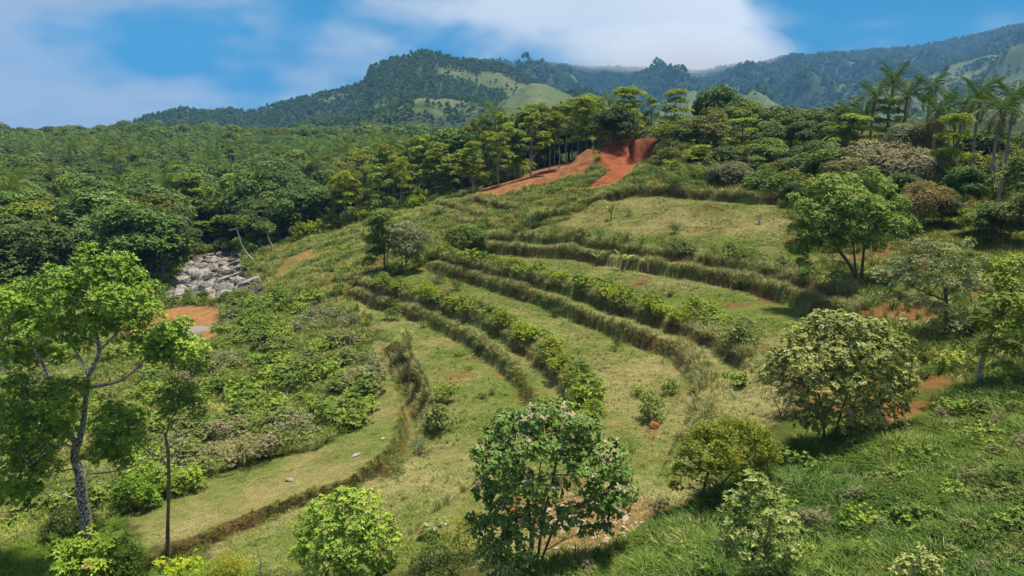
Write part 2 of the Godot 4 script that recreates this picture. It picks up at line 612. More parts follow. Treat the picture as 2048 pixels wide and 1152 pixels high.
	arr.resize(Mesh.ARRAY_MAX)
	arr[Mesh.ARRAY_VERTEX] = v
	arr[Mesh.ARRAY_NORMAL] = nn
	arr[Mesh.ARRAY_COLOR] = c
	arr[Mesh.ARRAY_INDEX] = idx
	var mesh := ArrayMesh.new()
	mesh.add_surface_from_arrays(Mesh.PRIMITIVE_TRIANGLES, arr)
	structure("ground", mesh, M.ground, "terraced grassy hillside running down to the wooded plain", "ground")

func to_plan(a: Array) -> PackedVector2Array:
	var o := PackedVector2Array()
	for i in range(0, a.size(), 3):
		var p := at_depth(a[i], a[i + 1], a[i + 2])
		o.append(Vector2(p.x, p.z))
	return o

# signed distance from a line at the grid corners near it; positive on the uphill side
func signed_distances(line: PackedVector2Array, reach: float, _s: bool) -> Dictionary:
	var out := {}
	var best := {}
	for k in line.size() - 1:
		var a := line[k]
		var b := line[k + 1]
		var ab := b - a
		var nrm := Vector2(-ab.y, ab.x).normalized()
		var mid := (a + b) * 0.5
		if base_height(mid.x + nrm.x * 1.5, mid.y + nrm.y * 1.5) < base_height(mid.x - nrm.x * 1.5, mid.y - nrm.y * 1.5):
			nrm = -nrm
		var i0 := maxi(xs.bsearch(minf(a.x, b.x) - reach), 0)
		var i1 := mini(xs.bsearch(maxf(a.x, b.x) + reach), hx - 1)
		var j0 := maxi(zs.bsearch(minf(a.y, b.y) - reach), 0)
		var j1 := mini(zs.bsearch(maxf(a.y, b.y) + reach), hz - 1)
		for j in range(j0, j1 + 1):
			for i in range(i0, i1 + 1):
				var p := Vector2(xs[i], zs[j])
				var t := clampf((p - a).dot(ab) / ab.length_squared(), 0.0, 1.0)
				var off := p - a - ab * t
				var d := off.length()
				var o := j * hx + i
				if d < reach and d < best.get(o, 1e9):
					best[o] = d
					out[o] = d if off.dot(nrm) > 0 else -d
	return out

func inside(zone: String, x: float, z: float) -> bool:
	return Geometry2D.is_point_in_polygon(Vector2(x, z), zones[zone])

# what the ground is made of here (linear base colours)
func soil(x: float, z: float) -> Color:
	var d := -z
	if d > 260.0 or d < 0.0 or absf(x) > 150.0:
		return Color(0.05, 0.065, 0.025)
	var wx := x + wob.get_noise_2d(x * 12.0, z * 12.0) * 1.2
	var wz := z + wob.get_noise_2d(x * 12.0 + 50.0, z * 12.0) * 1.6
	var n := wob.get_noise_2d(x * 5.0, z * 5.0)
	var n2 := wob.get_noise_2d(x * 22.0 + 9.0, z * 22.0)
	var green := Color(0.15, 0.195, 0.05)
	var dry := Color(0.29, 0.26, 0.125)
	var red := Color(0.36, 0.13, 0.052)
	if d > 84.0:
		if inside("cut", wx, wz): return Color(0.37, 0.125, 0.062).lerp(Color(0.25, 0.078, 0.042), clampf(0.5 + n2 * 2.2 + n, 0.0, 1.0))
		if inside("strip", wx, wz): return Color(0.36, 0.165, 0.085).lerp(Color(0.23, 0.105, 0.055), clampf(0.5 + n2 * 2.2 + n, 0.0, 1.0))
		if inside("stream", wx, wz): return Color(0.24, 0.225, 0.20)
	if inside("red_flat", wx, wz): return Color(0.42, 0.20, 0.105).lerp(Color(0.30, 0.2, 0.09), clampf(0.4 + n2 * 2.0 + n, 0.0, 1.0))
	if inside("lawn", wx, wz):
		var k := 0.28 + n * 1.0 + n2 * 0.6
		if inside("tan", wx, wz): k += 0.45
		if x > 2.0 and d < 42.0: k += 0.38
		var c := green.lerp(dry, clampf(k, 0.0, 1.0))
		var bare := wob.get_noise_2d(x * 7.0 + 200.0, z * 7.0) + n2 * 0.3
		if bare > 0.40:
			c = c.lerp(Color(0.24, 0.115, 0.055), clampf((bare - 0.40) * 4.0, 0.0, 0.6))
		if inside("stones", wx, wz): c = c.lerp(Color(0.30, 0.17, 0.09), 0.65)
		return c
	if inside("path", wx, wz):
		return green.lerp(dry, clampf(0.55 + n * 0.9 + n2 * 0.5, 0.0, 1.0))
	if inside("bank", wx, wz):
		var b := Color(0.07, 0.09, 0.026).lerp(Color(0.20, 0.13, 0.06), clampf((n2 + n * 0.6) * 2.4 - 0.1, 0.0, 1.0))
		return b
	if inside("nose", wx, wz):
		var c := Color(0.15, 0.165, 0.05).lerp(Color(0.27, 0.2, 0.085), clampf(0.4 + n * 1.2 + n2 * 0.6, 0.0, 1.0))
		if inside("red_patch", wx, wz) or n + n2 * 0.5 > 0.36: c = c.lerp(Color(0.34, 0.175, 0.075), clampf(0.35 + n2 * 1.2, 0.0, 0.7))
		return c
	if inside("clearing", wx, wz):
		return Color(0.14, 0.18, 0.04).lerp(Color(0.24, 0.18, 0.08), clampf(0.3 + n * 1.3, 0.0, 1.0))
	if inside("scrub", wx, wz):
		return Color(0.10, 0.13, 0.035).lerp(Color(0.19, 0.15, 0.07), clampf(0.35 + n * 1.2, 0.0, 1.0))
	if x > 6.0 and d < 130.0:
		return Color(0.085, 0.11, 0.03).lerp(Color(0.25, 0.12, 0.055), clampf((n + n2 * 0.5) * 2.4 - 0.2, 0.0, 0.9))
	return Color(0.07, 0.09, 0.03).lerp(Color(0.14, 0.12, 0.06), clampf(0.3 + n, 0.0, 1.0))

# ---------- mountains ----------
# ridge lines: picture column, picture row; start and ridge distances; how wooded
func build_mountains() -> void:
	mountain("forested_mountain", [-400,300, 0,285, 200,268, 300,250, 420,232, 470,222, 500,230, 560,212, 640,193, 725,172, 740,160, 750,136, 800,118, 860,105, 910,120, 960,126, 1010,134, 1060,160, 1110,185, 1180,215, 1300,245, 1500,290],
		620.0, 1250.0, 0.24, 11, "wooded mountain with a blunt summit above the forest plain", 14000)
	mountain("pasture_hill", [900,260, 980,215, 1030,188, 1060,165, 1090,168, 1130,186, 1165,206, 1210,230, 1300,270], 640.0, 1000.0, -2.0, 12, "smooth green pasture hill beside the wooded summit", 0)
	mountain("pasture_slopes", [1100,290, 1250,235, 1400,212, 1500,200, 1580,192, 1650,178, 1720,165, 1800,146, 1900,124, 1980,104, 2048,88, 2200,60, 2500,40], 800.0, 1900.0, -0.22, 13, "green pasture slopes with scattered woods under the far ridge", 6000)
	mountain("far_ridge", [600,300, 760,215, 840,145, 900,127, 1000,125, 1060,136, 1150,145, 1230,139, 1300,145, 1400,149, 1480,136, 1560,128, 1600,115, 1700,108, 1780,102, 1850,90, 1920,75, 2000,54, 2048,46, 2200,30, 2500,20],
		1300.0, 2700.0, 0.40, 14, "long dark wooded ridge under the white cloud", 25000)

# cloud resting on the far ridge
func build_ridge_cloud() -> void:
	var mist := FogMaterial.new()
	mist.albedo = Color(0.97, 0.98, 1.0)
	mist.density = 0.0011
	for e in [[1290,100,2500,820,170,420], [1400,100,2520,640,190,420], [1350,122,2480,760,80,360]]:
		var f := FogVolume.new()
		f.name = numbered("ridge_cloud")
		f.shape = RenderingServer.FOG_VOLUME_SHAPE_ELLIPSOID
		f.size = Vector3(e[3], e[4], e[5])
		f.material = mist
		f.position = at_depth(e[0], e[1], e[2])
		add_child(f)
		tag(f, "white cloud resting on the crest of the far ridge", "cloud", "clouds on the far ridge", "stuff")

func ridge_row(a: Array, u: float) -> float:
	for i in range(0, a.size() - 2, 2):
		if u <= a[i + 2]:
			var t := clampf((u - a[i]) / (a[i + 2] - a[i]), 0.0, 1.0)
			return lerpf(a[i + 1], a[i + 3], t)
	return a[a.size() - 1]

var gully := FastNoiseLite.new()

func mountain_point(a: Array, u: float, t: float, d0: float, d1: float) -> Vector3:
	var d := lerpf(d0, d1, t)
	var top := at_depth(u, ridge_row(a, u), d1)
	var flat := at_depth(u, 300.0, d)
	var foot := -14.0
	var k := t if t <= 1.0 else 2.0 - t
	var x := flat.x
	var y := lerpf(foot, top.y, pow(maxf(k, 0.0), 1.15))
	y += gully.get_noise_2d(x * 0.55 + d1, -d * 0.22) * (d1 - d0) * 0.11 * sin(PI * clampf(k, 0.0, 1.0))
	return Vector3(x, y, -d)

func mountain(called: String, ridge: Array, d0: float, d1: float, wooded: float, sd: int, label: String, n_trees: int) -> void:
	gully.seed = 9
	gully.frequency = 0.006
	gully.fractal_octaves = 5
	var u0: float = ridge[0]
	var u1: float = ridge[ridge.size() - 2]
	var cols := int((u1 - u0) / 9.0)
	var depth := 64
	var v := PackedVector3Array()
	var c := PackedColorArray()
	var mask := FastNoiseLite.new()
	mask.seed = sd
	mask.frequency = 0.0048
	mask.fractal_octaves = 4
	for j in depth + 1:
		for i in cols + 1:
			var t := 1.3 * j / depth
			var p := mountain_point(ridge, lerpf(u0, u1, float(i) / cols), t, d0, d1)
			v.append(p)
			var f := smoothstep(-0.06, 0.06, mask.get_noise_2d(p.x, p.z) + wooded + (0.25 if t > 0.86 and wooded > -1.0 else 0.0))
			var g := mask.get_noise_2d(p.x * 3.0 + 100.0, p.z * 3.0)
			c.append(Color(0.095, 0.135, 0.05).lerp(Color(0.15, 0.16, 0.075), clampf(0.4 + g, 0.0, 1.0)).lerp(Color(0.05, 0.07, 0.03), f))
	var st := SurfaceTool.new()
	st.begin(Mesh.PRIMITIVE_TRIANGLES)
	for i in v.size():
		st.set_color(c[i])
		st.set_smooth_group(0)
		st.add_vertex(v[i])
	var w := cols + 1
	for j in depth:
		for i in cols:
			var o := j * w + i
			for q in [o, o + w, o + 1, o + 1, o + w, o + w + 1]:
				st.add_index(q)
	st.generate_normals()
	structure(called, st.commit(), M.far, label, "mountain" if n_trees else "hill")
	if n_trees == 0:
		return
	var r := RandomNumberGenerator.new()
	r.seed = sd
	var sets := [[], [], []]
	var tints := [PackedColorArray(), PackedColorArray(), PackedColorArray()]
	var made := 0
	var tries := 0
	while made < n_trees and tries < n_trees * 5:
		tries += 1
		var t := sqrt(r.randf_range(0.01, 1.06))
		var u := r.randf_range(maxf(u0, -260.0), minf(u1, 2320.0))
		var p := mountain_point(ridge, u, minf(t, 1.02), d0, d1)
		if mask.get_noise_2d(p.x, p.z) + wooded + (0.25 if t > 0.86 else 0.0) < r.randf_range(-0.12, 0.06):
			if r.randf() > 0.06: continue
		var k := r.randi() % 3
		var s := r.randf_range(0.7, 1.35) * (d1 / 1250.0 if d1 > 1250.0 else 1.0) * 0.74
		sets[k].append(Transform3D(Basis(Vector3.UP, r.randf() * TAU).scaled(Vector3(s, s * r.randf_range(0.85, 1.25), s)), p - Vector3.UP * 0.5))
		tints[k].append(Color(0.75, 0.85, 0.8).lerp(Color(1.2, 1.1, 0.85), r.randf()))
		made += 1
	for k in 3:
		G["far_jobs"] = G.get("far_jobs", [])
		G.far_jobs.append([k, sets[k], tints[k], called])

# ---------- leaf and wood shapes ----------
var LV := PackedVector3Array()
var LC := PackedColorArray()
var LI := PackedInt32Array()

func clear_leaves() -> void:
	LV = PackedVector3Array()
	LC = PackedColorArray()
	LI = PackedInt32Array()

func take_leaves() -> ArrayMesh:
	var arr := []
	arr.resize(Mesh.ARRAY_MAX)
	arr[Mesh.ARRAY_VERTEX] = LV
	arr[Mesh.ARRAY_COLOR] = LC
	arr[Mesh.ARRAY_INDEX] = LI
	var m := ArrayMesh.new()
	m.add_surface_from_arrays(Mesh.PRIMITIVE_TRIANGLES, arr)
	clear_leaves()
	return m

# a small leaf: two faces folded along the midrib
func leaf(p: Vector3, dir: Vector3, nrm: Vector3, length: float, width: float, c: Color) -> void:
	var side := dir.cross(nrm).normalized() * width * 0.5
	var o := LV.size()
	var m := p + dir * length * 0.45 + nrm * width * 0.16
	LV.append(p)
	LV.append(m + side)
	LV.append(p + dir * length)
	LV.append(m - side)
	for i in 4: LC.append(c)
	LI.append_array([o, o + 1, o + 2, o, o + 2, o + 3])

# a larger leaf: folded along the midrib and bending down towards its tip
func broad_leaf(p: Vector3, dir: Vector3, nrm: Vector3, length: float, width: float, c: Color, droop: float) -> void:
	var side := dir.cross(nrm).normalized() * width * 0.5
	var o := LV.size()
	var m := p + dir * length * 0.5
	var tip := p + dir * length * 0.96 - nrm * length * droop
	LV.append(p)
	LV.append(p + dir * length * 0.36 + side * 0.92 + nrm * width * 0.14)
	LV.append(m)
	LV.append(p + dir * length * 0.36 - side * 0.92 + nrm * width * 0.14)
	LV.append(tip)
	LV.append(p + dir * length * 0.70 + side * 0.72 + nrm * (width * 0.1 - length * droop * 0.4))
	LV.append(p + dir * length * 0.70 - side * 0.72 + nrm * (width * 0.1 - length * droop * 0.4))
	for i in 7: LC.append(c)
	LI.append_array([o, o + 1, o + 2, o, o + 2, o + 3, o + 1, o + 5, o + 2, o + 2, o + 5, o + 4, o + 2, o + 4, o + 6, o + 3, o + 2, o + 6])

func unit() -> Vector3:
	var z := rng.randf_range(-1, 1)
	var a := rng.randf() * TAU
	var s := sqrt(1 - z * z)
	return Vector3(s * cos(a), z, s * sin(a))

func pick(pal: Array) -> Color:
	var i := rng.randf() * (pal.size() - 1)
	var k := int(i)
	return pal[k].lerp(pal[mini(k + 1, pal.size() - 1)], i - k)

# A spray of leaves round a twig end.
func spray(p: Vector3, axis: Vector3, n: int, length: float, width: float, c: Color, open: float, droop: float, big: bool) -> void:
	var a := axis.cross(Vector3.UP if absf(axis.y) < 0.9 else Vector3.RIGHT).normalized()
	var b := axis.cross(a)
	var turn := rng.randf() * TAU
	for i in n:
		var t := turn + TAU * i / n + rng.randf_range(-0.4, 0.4)
		var radial := a * cos(t) + b * sin(t)
		var dir := (radial * open + axis * rng.randf_range(0.25, 0.9) + Vector3.DOWN * droop * rng.randf_range(0.4, 1.2)).normalized()
		var nrm := (axis - dir * axis.dot(dir) + radial * 0.05).normalized()
		var l := length * rng.randf_range(0.65, 1.15)
		var f := rng.randf_range(0.80, 1.22)
		var cc := Color(c.r * f, c.g * f, c.b * f)
		if big: broad_leaf(p, dir, nrm, l, width * l / length, cc, rng.randf_range(0.05, 0.22))
		else: leaf(p, dir, nrm, l, width * l / length, cc)

# Leaves through a set of clumps: [centre, radius, height ratio]
# style: den sprays per square metre of clump surface, n leaves each, len, wid, pal, open, droop, big, core
func foliage(clumps: Array, s: Dictionary) -> void:
	for cl in clumps:
		var c: Vector3 = cl[0]
		var r: float = cl[1]
		var flat: float = cl[2] if cl.size() > 2 else 0.75
		var base := pick(s.pal)
		var count := int(s.den * 4.0 * PI * r * r * (0.45 + 0.55 * flat))
		for i in count:
			var q := unit()
			if q.y < -0.35 and rng.randf() < 0.6: q.y = -q.y
			var k := lerpf(s.get("core", 0.55), 1.0, sqrt(rng.randf())) * rng.randf_range(0.92, 1.1)
			var p := c + Vector3(q.x, q.y * flat, q.z) * r * k
			var axis: Vector3 = (q * Vector3(1, 0.8, 1) + Vector3.UP * s.get("up", 0.7) + unit() * 0.35).normalized()
			var tone := base.lerp(pick(s.pal), 0.45)
			if s.has("tip") and q.y > 0.45 and rng.randf() < 0.27: tone = pick(s.tip)
			if rng.randf() < s.get("old", 0.0): tone = [Color(0.30, 0.22, 0.04), Color(0.24, 0.13, 0.05), Color(0.28, 0.27, 0.09)][rng.randi() % 3]
			spray(p, axis, s.n, s.len * rng.randf_range(0.8, 1.2), s.wid, tone, s.get("open", 1.0), s.get("droop", 0.3), s.get("big", false))

var TV := PackedVector3Array()
var TN := PackedVector3Array()
var TI := PackedInt32Array()

func tube(pts: Array, r0: float, r1: float, sides := 7) -> void:
	var start := TV.size()
	var n := pts.size()
	for i in n:
		var f: Vector3 = (pts[mini(i + 1, n - 1)] - pts[maxi(i - 1, 0)]).normalized()
		var a := f.cross(Vector3.RIGHT if absf(f.x) < 0.8 else Vector3.FORWARD).normalized()
		var b := f.cross(a)
		var r := lerpf(r0, r1, pow(float(i) / (n - 1), 0.8))
		for k in sides:
			var t := TAU * k / sides
			var q := a * cos(t) + b * sin(t)
			TV.append(pts[i] + q * r * (1.0 + 0.12 * sin(k * 2.3 + i * 1.7)))
			TN.append(q)
	for i in n - 1:
		for k in sides:
			var o := start + i * sides + k
			var p := start + i * sides + (k + 1) % sides
			TI.append_array([o, o + sides, p, p, o + sides, p + sides])

func take_wood() -> ArrayMesh:
	var arr := []
	arr.resize(Mesh.ARRAY_MAX)
	arr[Mesh.ARRAY_VERTEX] = TV
	arr[Mesh.ARRAY_NORMAL] = TN
	arr[Mesh.ARRAY_INDEX] = TI
	var m := ArrayMesh.new()
	m.add_surface_from_arrays(Mesh.PRIMITIVE_TRIANGLES, arr)
	TV = PackedVector3Array()
	TN = PackedVector3Array()
	TI = PackedInt32Array()
	return m

# a bent path between two points, bulging sideways and upwards
func bend(a: Vector3, b: Vector3, sag: float, n := 6) -> Array:
	var o := []
	var w := unit() * a.distance_to(b) * 0.08
	for i in n + 1:
		var t := float(i) / n
		o.append(a.lerp(b, t) + w * sin(t * PI * 1.4) + Vector3.UP * sag * sin(t * PI))
	return o

const GREENS := [Color(0.066, 0.108, 0.02), Color(0.112, 0.165, 0.03), Color(0.17, 0.22, 0.042)]
const FOREST := [Color(0.052, 0.10, 0.026), Color(0.098, 0.155, 0.038), Color(0.16, 0.215, 0.052)]
const LIMES := [Color(0.123, 0.190, 0.027), Color(0.174, 0.241, 0.034), Color(0.224, 0.280, 0.045)]
const OLIVES := [Color(0.085, 0.12, 0.03), Color(0.14, 0.17, 0.048), Color(0.20, 0.22, 0.07)]
const GREYS := [Color(0.09, 0.12, 0.055), Color(0.15, 0.17, 0.085), Color(0.25, 0.25, 0.15)]
const DRYS := [Color(0.13, 0.13, 0.065), Color(0.20, 0.185, 0.10), Color(0.27, 0.235, 0.145)]
const DARKS := [Color(0.042, 0.066, 0.018), Color(0.072, 0.10, 0.026), Color(0.11, 0.138, 0.036)]

# archetypes, each about ten metres high: crown clumps, then wood up to some of them
func dome_tree(key: String, sd: int, pal: Array, half: float, trunk_part: float, n: int, leaf_len: float) -> void:
	rng.seed = sd
	var clumps := []
	var mid := lerpf(trunk_part * 10.0, 10.0, 0.42)
	var up := 10.0 - mid
	for i in n:
		var q := unit()
		if q.y < -0.5: q.y *= -0.7
		var k := pow(rng.randf(), 0.33) * 0.78
		var r := rng.randf_range(0.26, 0.46) * half
		clumps.append([Vector3(q.x * half * k, mid + q.y * (up if q.y > 0 else mid - trunk_part * 10.0) * k, q.z * half * k), r, rng.randf_range(0.6, 0.85)])
	foliage(clumps, {"den": 6.5, "n": 3, "len": leaf_len, "wid": leaf_len * 0.55, "pal": pal, "open": 1.0, "droop": 0.35, "core": 0.78})
	G[key] = take_leaves()
	wood_to(key, clumps, 0.16, 7)

func wood_to(key: String, clumps: Array, r: float, limbs: int) -> void:
	var top := 7.0
	tube([Vector3(0, -0.6, 0), Vector3(0.05, 0.5, 0.02), Vector3(-0.1, 2.4, 0.08), Vector3(0.06, 4.6, -0.05), Vector3(0, top, 0)], r * 1.35, r * 0.45)
	for i in mini(limbs, clumps.size()):
		var c: Vector3 = clumps[i * clumps.size() / limbs][0]
		var from := Vector3(0, clampf(c.y - Vector2(c.x, c.z).length() * 0.9 - 0.6, 1.2, top - 0.3), 0)
		tube(bend(from, c, 0.25, 4), r * 0.5, r * 0.14, 5)
	G[key + "_wood"] = take_wood()

func tier_tree(key: String, sd: int, pal: Array, half: float, low: float, tiers: int, leaf_len: float) -> void:
	rng.seed = sd
	var clumps := []
	for t in tiers:
		var f := float(t) / maxf(1.0, tiers - 1.0)
		var y := lerpf(low * 10.0, 9.4, f)
		var reach := half * (1.0 - 0.55 * f * f) * rng.randf_range(0.85, 1.0)
		var n := int(5 + 6 * (1.0 - f * 0.5))
		for i in n:
			var a := TAU * i / n + rng.randf_range(-0.3, 0.3)
			var k := sqrt(rng.randf()) * 0.85
			clumps.append([Vector3(cos(a) * reach * k, y + rng.randf_range(-0.35, 0.35) - 0.5 * k * k, sin(a) * reach * k), half * rng.randf_range(0.2, 0.32), 0.36])
	foliage(clumps, {"den": 7.5, "n": 3, "len": leaf_len, "wid": leaf_len * 0.5, "pal": pal, "open": 1.2, "droop": 0.2, "core": 0.45, "up": 1.1})
	G[key] = take_leaves()
	wood_to(key, clumps, 0.14, 9)

func slender_tree(key: String, sd: int, pal: Array) -> void:
	rng.seed = sd
	var clumps := []
	for i in 20:
		var f := rng.randf()
		var y := lerpf(4.4, 9.7, f)
		var reach := 2.3 * (1.15 - f * 0.75)
		var a := rng.randf() * TAU
		var k := sqrt(rng.randf())
		clumps.append([Vector3(cos(a) * reach * k, y, sin(a) * reach * k), rng.randf_range(0.55, 0.95), 0.45])
	foliage(clumps, {"den": 9.0, "n": 3, "len": 0.34, "wid": 0.15, "pal": pal, "open": 1.2, "droop": 0.3, "core": 0.3, "up": 0.9})
	G[key] = take_leaves()
	wood_to(key, clumps, 0.1, 10)

# about 1.2 m high
func shrub_mesh(key: String, sd: int, pal: Array, n: int, leaf_len: float, wid: float, den: float, upright: float, big := false) -> void:
	rng.seed = sd
	var clumps := []
	for i in n:
		var q := unit()
		q.y = absf(q.y)
		var k := pow(rng.randf(), 0.4) * 0.62
		clumps.append([Vector3(q.x * k, 0.30 + q.y * k * 0.95, q.z * k), rng.randf_range(0.2, 0.34), rng.randf_range(0.7, 1.0)])
	foliage(clumps, {"den": den, "n": 4, "len": leaf_len, "wid": leaf_len * wid, "pal": pal, "open": 1.0, "droop": 0.15, "core": 0.55, "up": upright, "big": big})
	G[key] = take_leaves()
	for i in 6:
		var c: Vector3 = clumps[i % n][0]
		tube(bend(Vector3(rng.randf_range(-0.06, 0.06), -0.15, rng.randf_range(-0.06, 0.06)), c, 0.06, 3), 0.022, 0.007, 5)
	G[key + "_wood"] = take_wood()

# a tussock: blades leaning out of one root, about a metre high
func tussock(key: String, sd: int, blades: int, lean: float, wide: float, pal: Array, spread := 0.1) -> void:
	rng.seed = sd
	for i in blades:
		var a := rng.randf() * TAU
		var out := Vector3(cos(a), 0, sin(a))
		var side := Vector3(-out.z, 0, out.x) * wide * rng.randf_range(0.6, 1.2)
		var h := rng.randf_range(0.5, 1.05)
		var l := lean * rng.randf_range(0.1, 1.3)
		var p := out * spread * rng.randf() + Vector3(rng.randf_range(-spread, spread), -0.06, rng.randf_range(-spread, spread)) * 0.6
		var m := p + Vector3.UP * h * 0.62 + out * l * 0.32
		var t := p + Vector3.UP * h * (1.0 - 0.35 * minf(l, 1.0)) + out * l
		var o := LV.size()
		LV.append(p - side * 0.5); LV.append(p + side * 0.5)
		LV.append(m - side * 0.45); LV.append(m + side * 0.45)
		LV.append(t)
		var c := pick(pal)
		for k in 5: LC.append(c)
		LI.append_array([o, o + 2, o + 1, o + 1, o + 2, o + 3, o + 2, o + 4, o + 3])
	G[key] = take_leaves()

# one palm frond of about 3 m along +X, arching, leaflets on both sides
func frond_mesh(key: String, sd: int, length: float, arch: float, pairs: int, leaflet: float, pal: Array) -> void:
	rng.seed = sd
	var base := pick(pal)
	var last := Vector3.ZERO
	for i in range(1, pairs + 1):
		var t := float(i) / pairs
		var p := Vector3(length * (t - 0.16 * arch * t * t * t), length * (0.30 * t - arch * 0.62 * t * t), 0)
		var f := (p - last).normalized()
		var side := Vector3(0, 0, 1)
		# the rib as a thin three-sided strip
		var w := 0.035 * (1.2 - t)
		var o := LV.size()
		for q in [last - side * w, last + side * w, p + side * w, p - side * w]:
			LV.append(q)
			LC.append(Color(0.12, 0.13, 0.05))
		LI.append_array([o, o + 1, o + 2, o, o + 2, o + 3])
		var ll := leaflet * (0.45 + 1.0 * sin(PI * clampf(t * 0.92 + 0.08, 0.0, 1.0))) * rng.randf_range(0.85, 1.1)
		for s in [-1.0, 1.0]:
			var dir: Vector3 = (side * s + f * rng.randf_range(0.5, 0.9) + Vector3.DOWN * rng.randf_range(0.25, 0.75)).normalized()
			var k := rng.randf_range(0.85, 1.2)
			leaf(p, dir, (Vector3.UP + side * s * 0.4).normalized(), ll, 0.075, Color(base.r * k, base.g * k, base.b * k))
		last = p
	G[key] = take_leaves()

func palm_mesh(key: String, sd: int, pal: Array, fronds: int) -> void:
	rng.seed = sd
	var all := []
	for i in fronds:
		var f := float(i) / fronds
		frond_mesh("tmp", sd * 50 + i, rng.randf_range(2.6, 3.3), lerpf(0.25, 1.25, f), 18, 0.75, pal)
		var tilt := lerpf(0.9, -0.35, f) + rng.randf_range(-0.15, 0.15)
		all.append([G.tmp, Transform3D(Basis(Vector3.UP, i * 2.4 + rng.randf() * 0.4) * Basis(Vector3(0, 0, 1), tilt), Vector3(0, 9.0, 0))])
	var st := SurfaceTool.new()
	st.begin(Mesh.PRIMITIVE_TRIANGLES)
	for a in all: st.append_from(a[0], 0, a[1])
	var arr: Array = st.commit_to_arrays()
	arr[Mesh.ARRAY_NORMAL] = null
	arr[Mesh.ARRAY_TANGENT] = null
	arr[Mesh.ARRAY_TEX_UV] = null
	var m := ArrayMesh.new()
	m.add_surface_from_arrays(Mesh.PRIMITIVE_TRIANGLES, arr)
	G[key] = m
	tube([Vector3(0, -0.5, 0), Vector3(0.03, 0.6, 0), Vector3(0.1, 3.0, 0.05), Vector3(0.0, 6.0, -0.06), Vector3(0, 9.05, 0)], 0.2, 0.12, 8)
	G[key + "_wood"] = take_wood()

func rock_mesh(key: String, sd: int, flat: float) -> void:
	# a lump cut by random planes, so that it has facets and edges
	rng.seed = sd
	var planes := []
	for i in 9:
		planes.append([unit(), rng.randf_range(0.55, 0.92)])
	var sm := SphereMesh.new()
	sm.radial_segments = 12
	sm.rings = 7
	sm.radius = 1.0
	sm.height = 2.0
	var arr := sm.get_mesh_arrays()
	var v: PackedVector3Array = arr[Mesh.ARRAY_VERTEX]
	for i in v.size():
		var q := v[i]
		for p in planes:
			var d: float = q.dot(p[0])
			if d > p[1]: q -= p[0] * (d - p[1])
		v[i] = Vector3(q.x, q.y * flat, q.z) * 0.62
	var out := []
	out.resize(Mesh.ARRAY_MAX)
	out[Mesh.ARRAY_VERTEX] = v
	out[Mesh.ARRAY_INDEX] = arr[Mesh.ARRAY_INDEX]
	var m := ArrayMesh.new()
	m.add_surface_from_arrays(Mesh.PRIMITIVE_TRIANGLES, out)
	G[key] = m

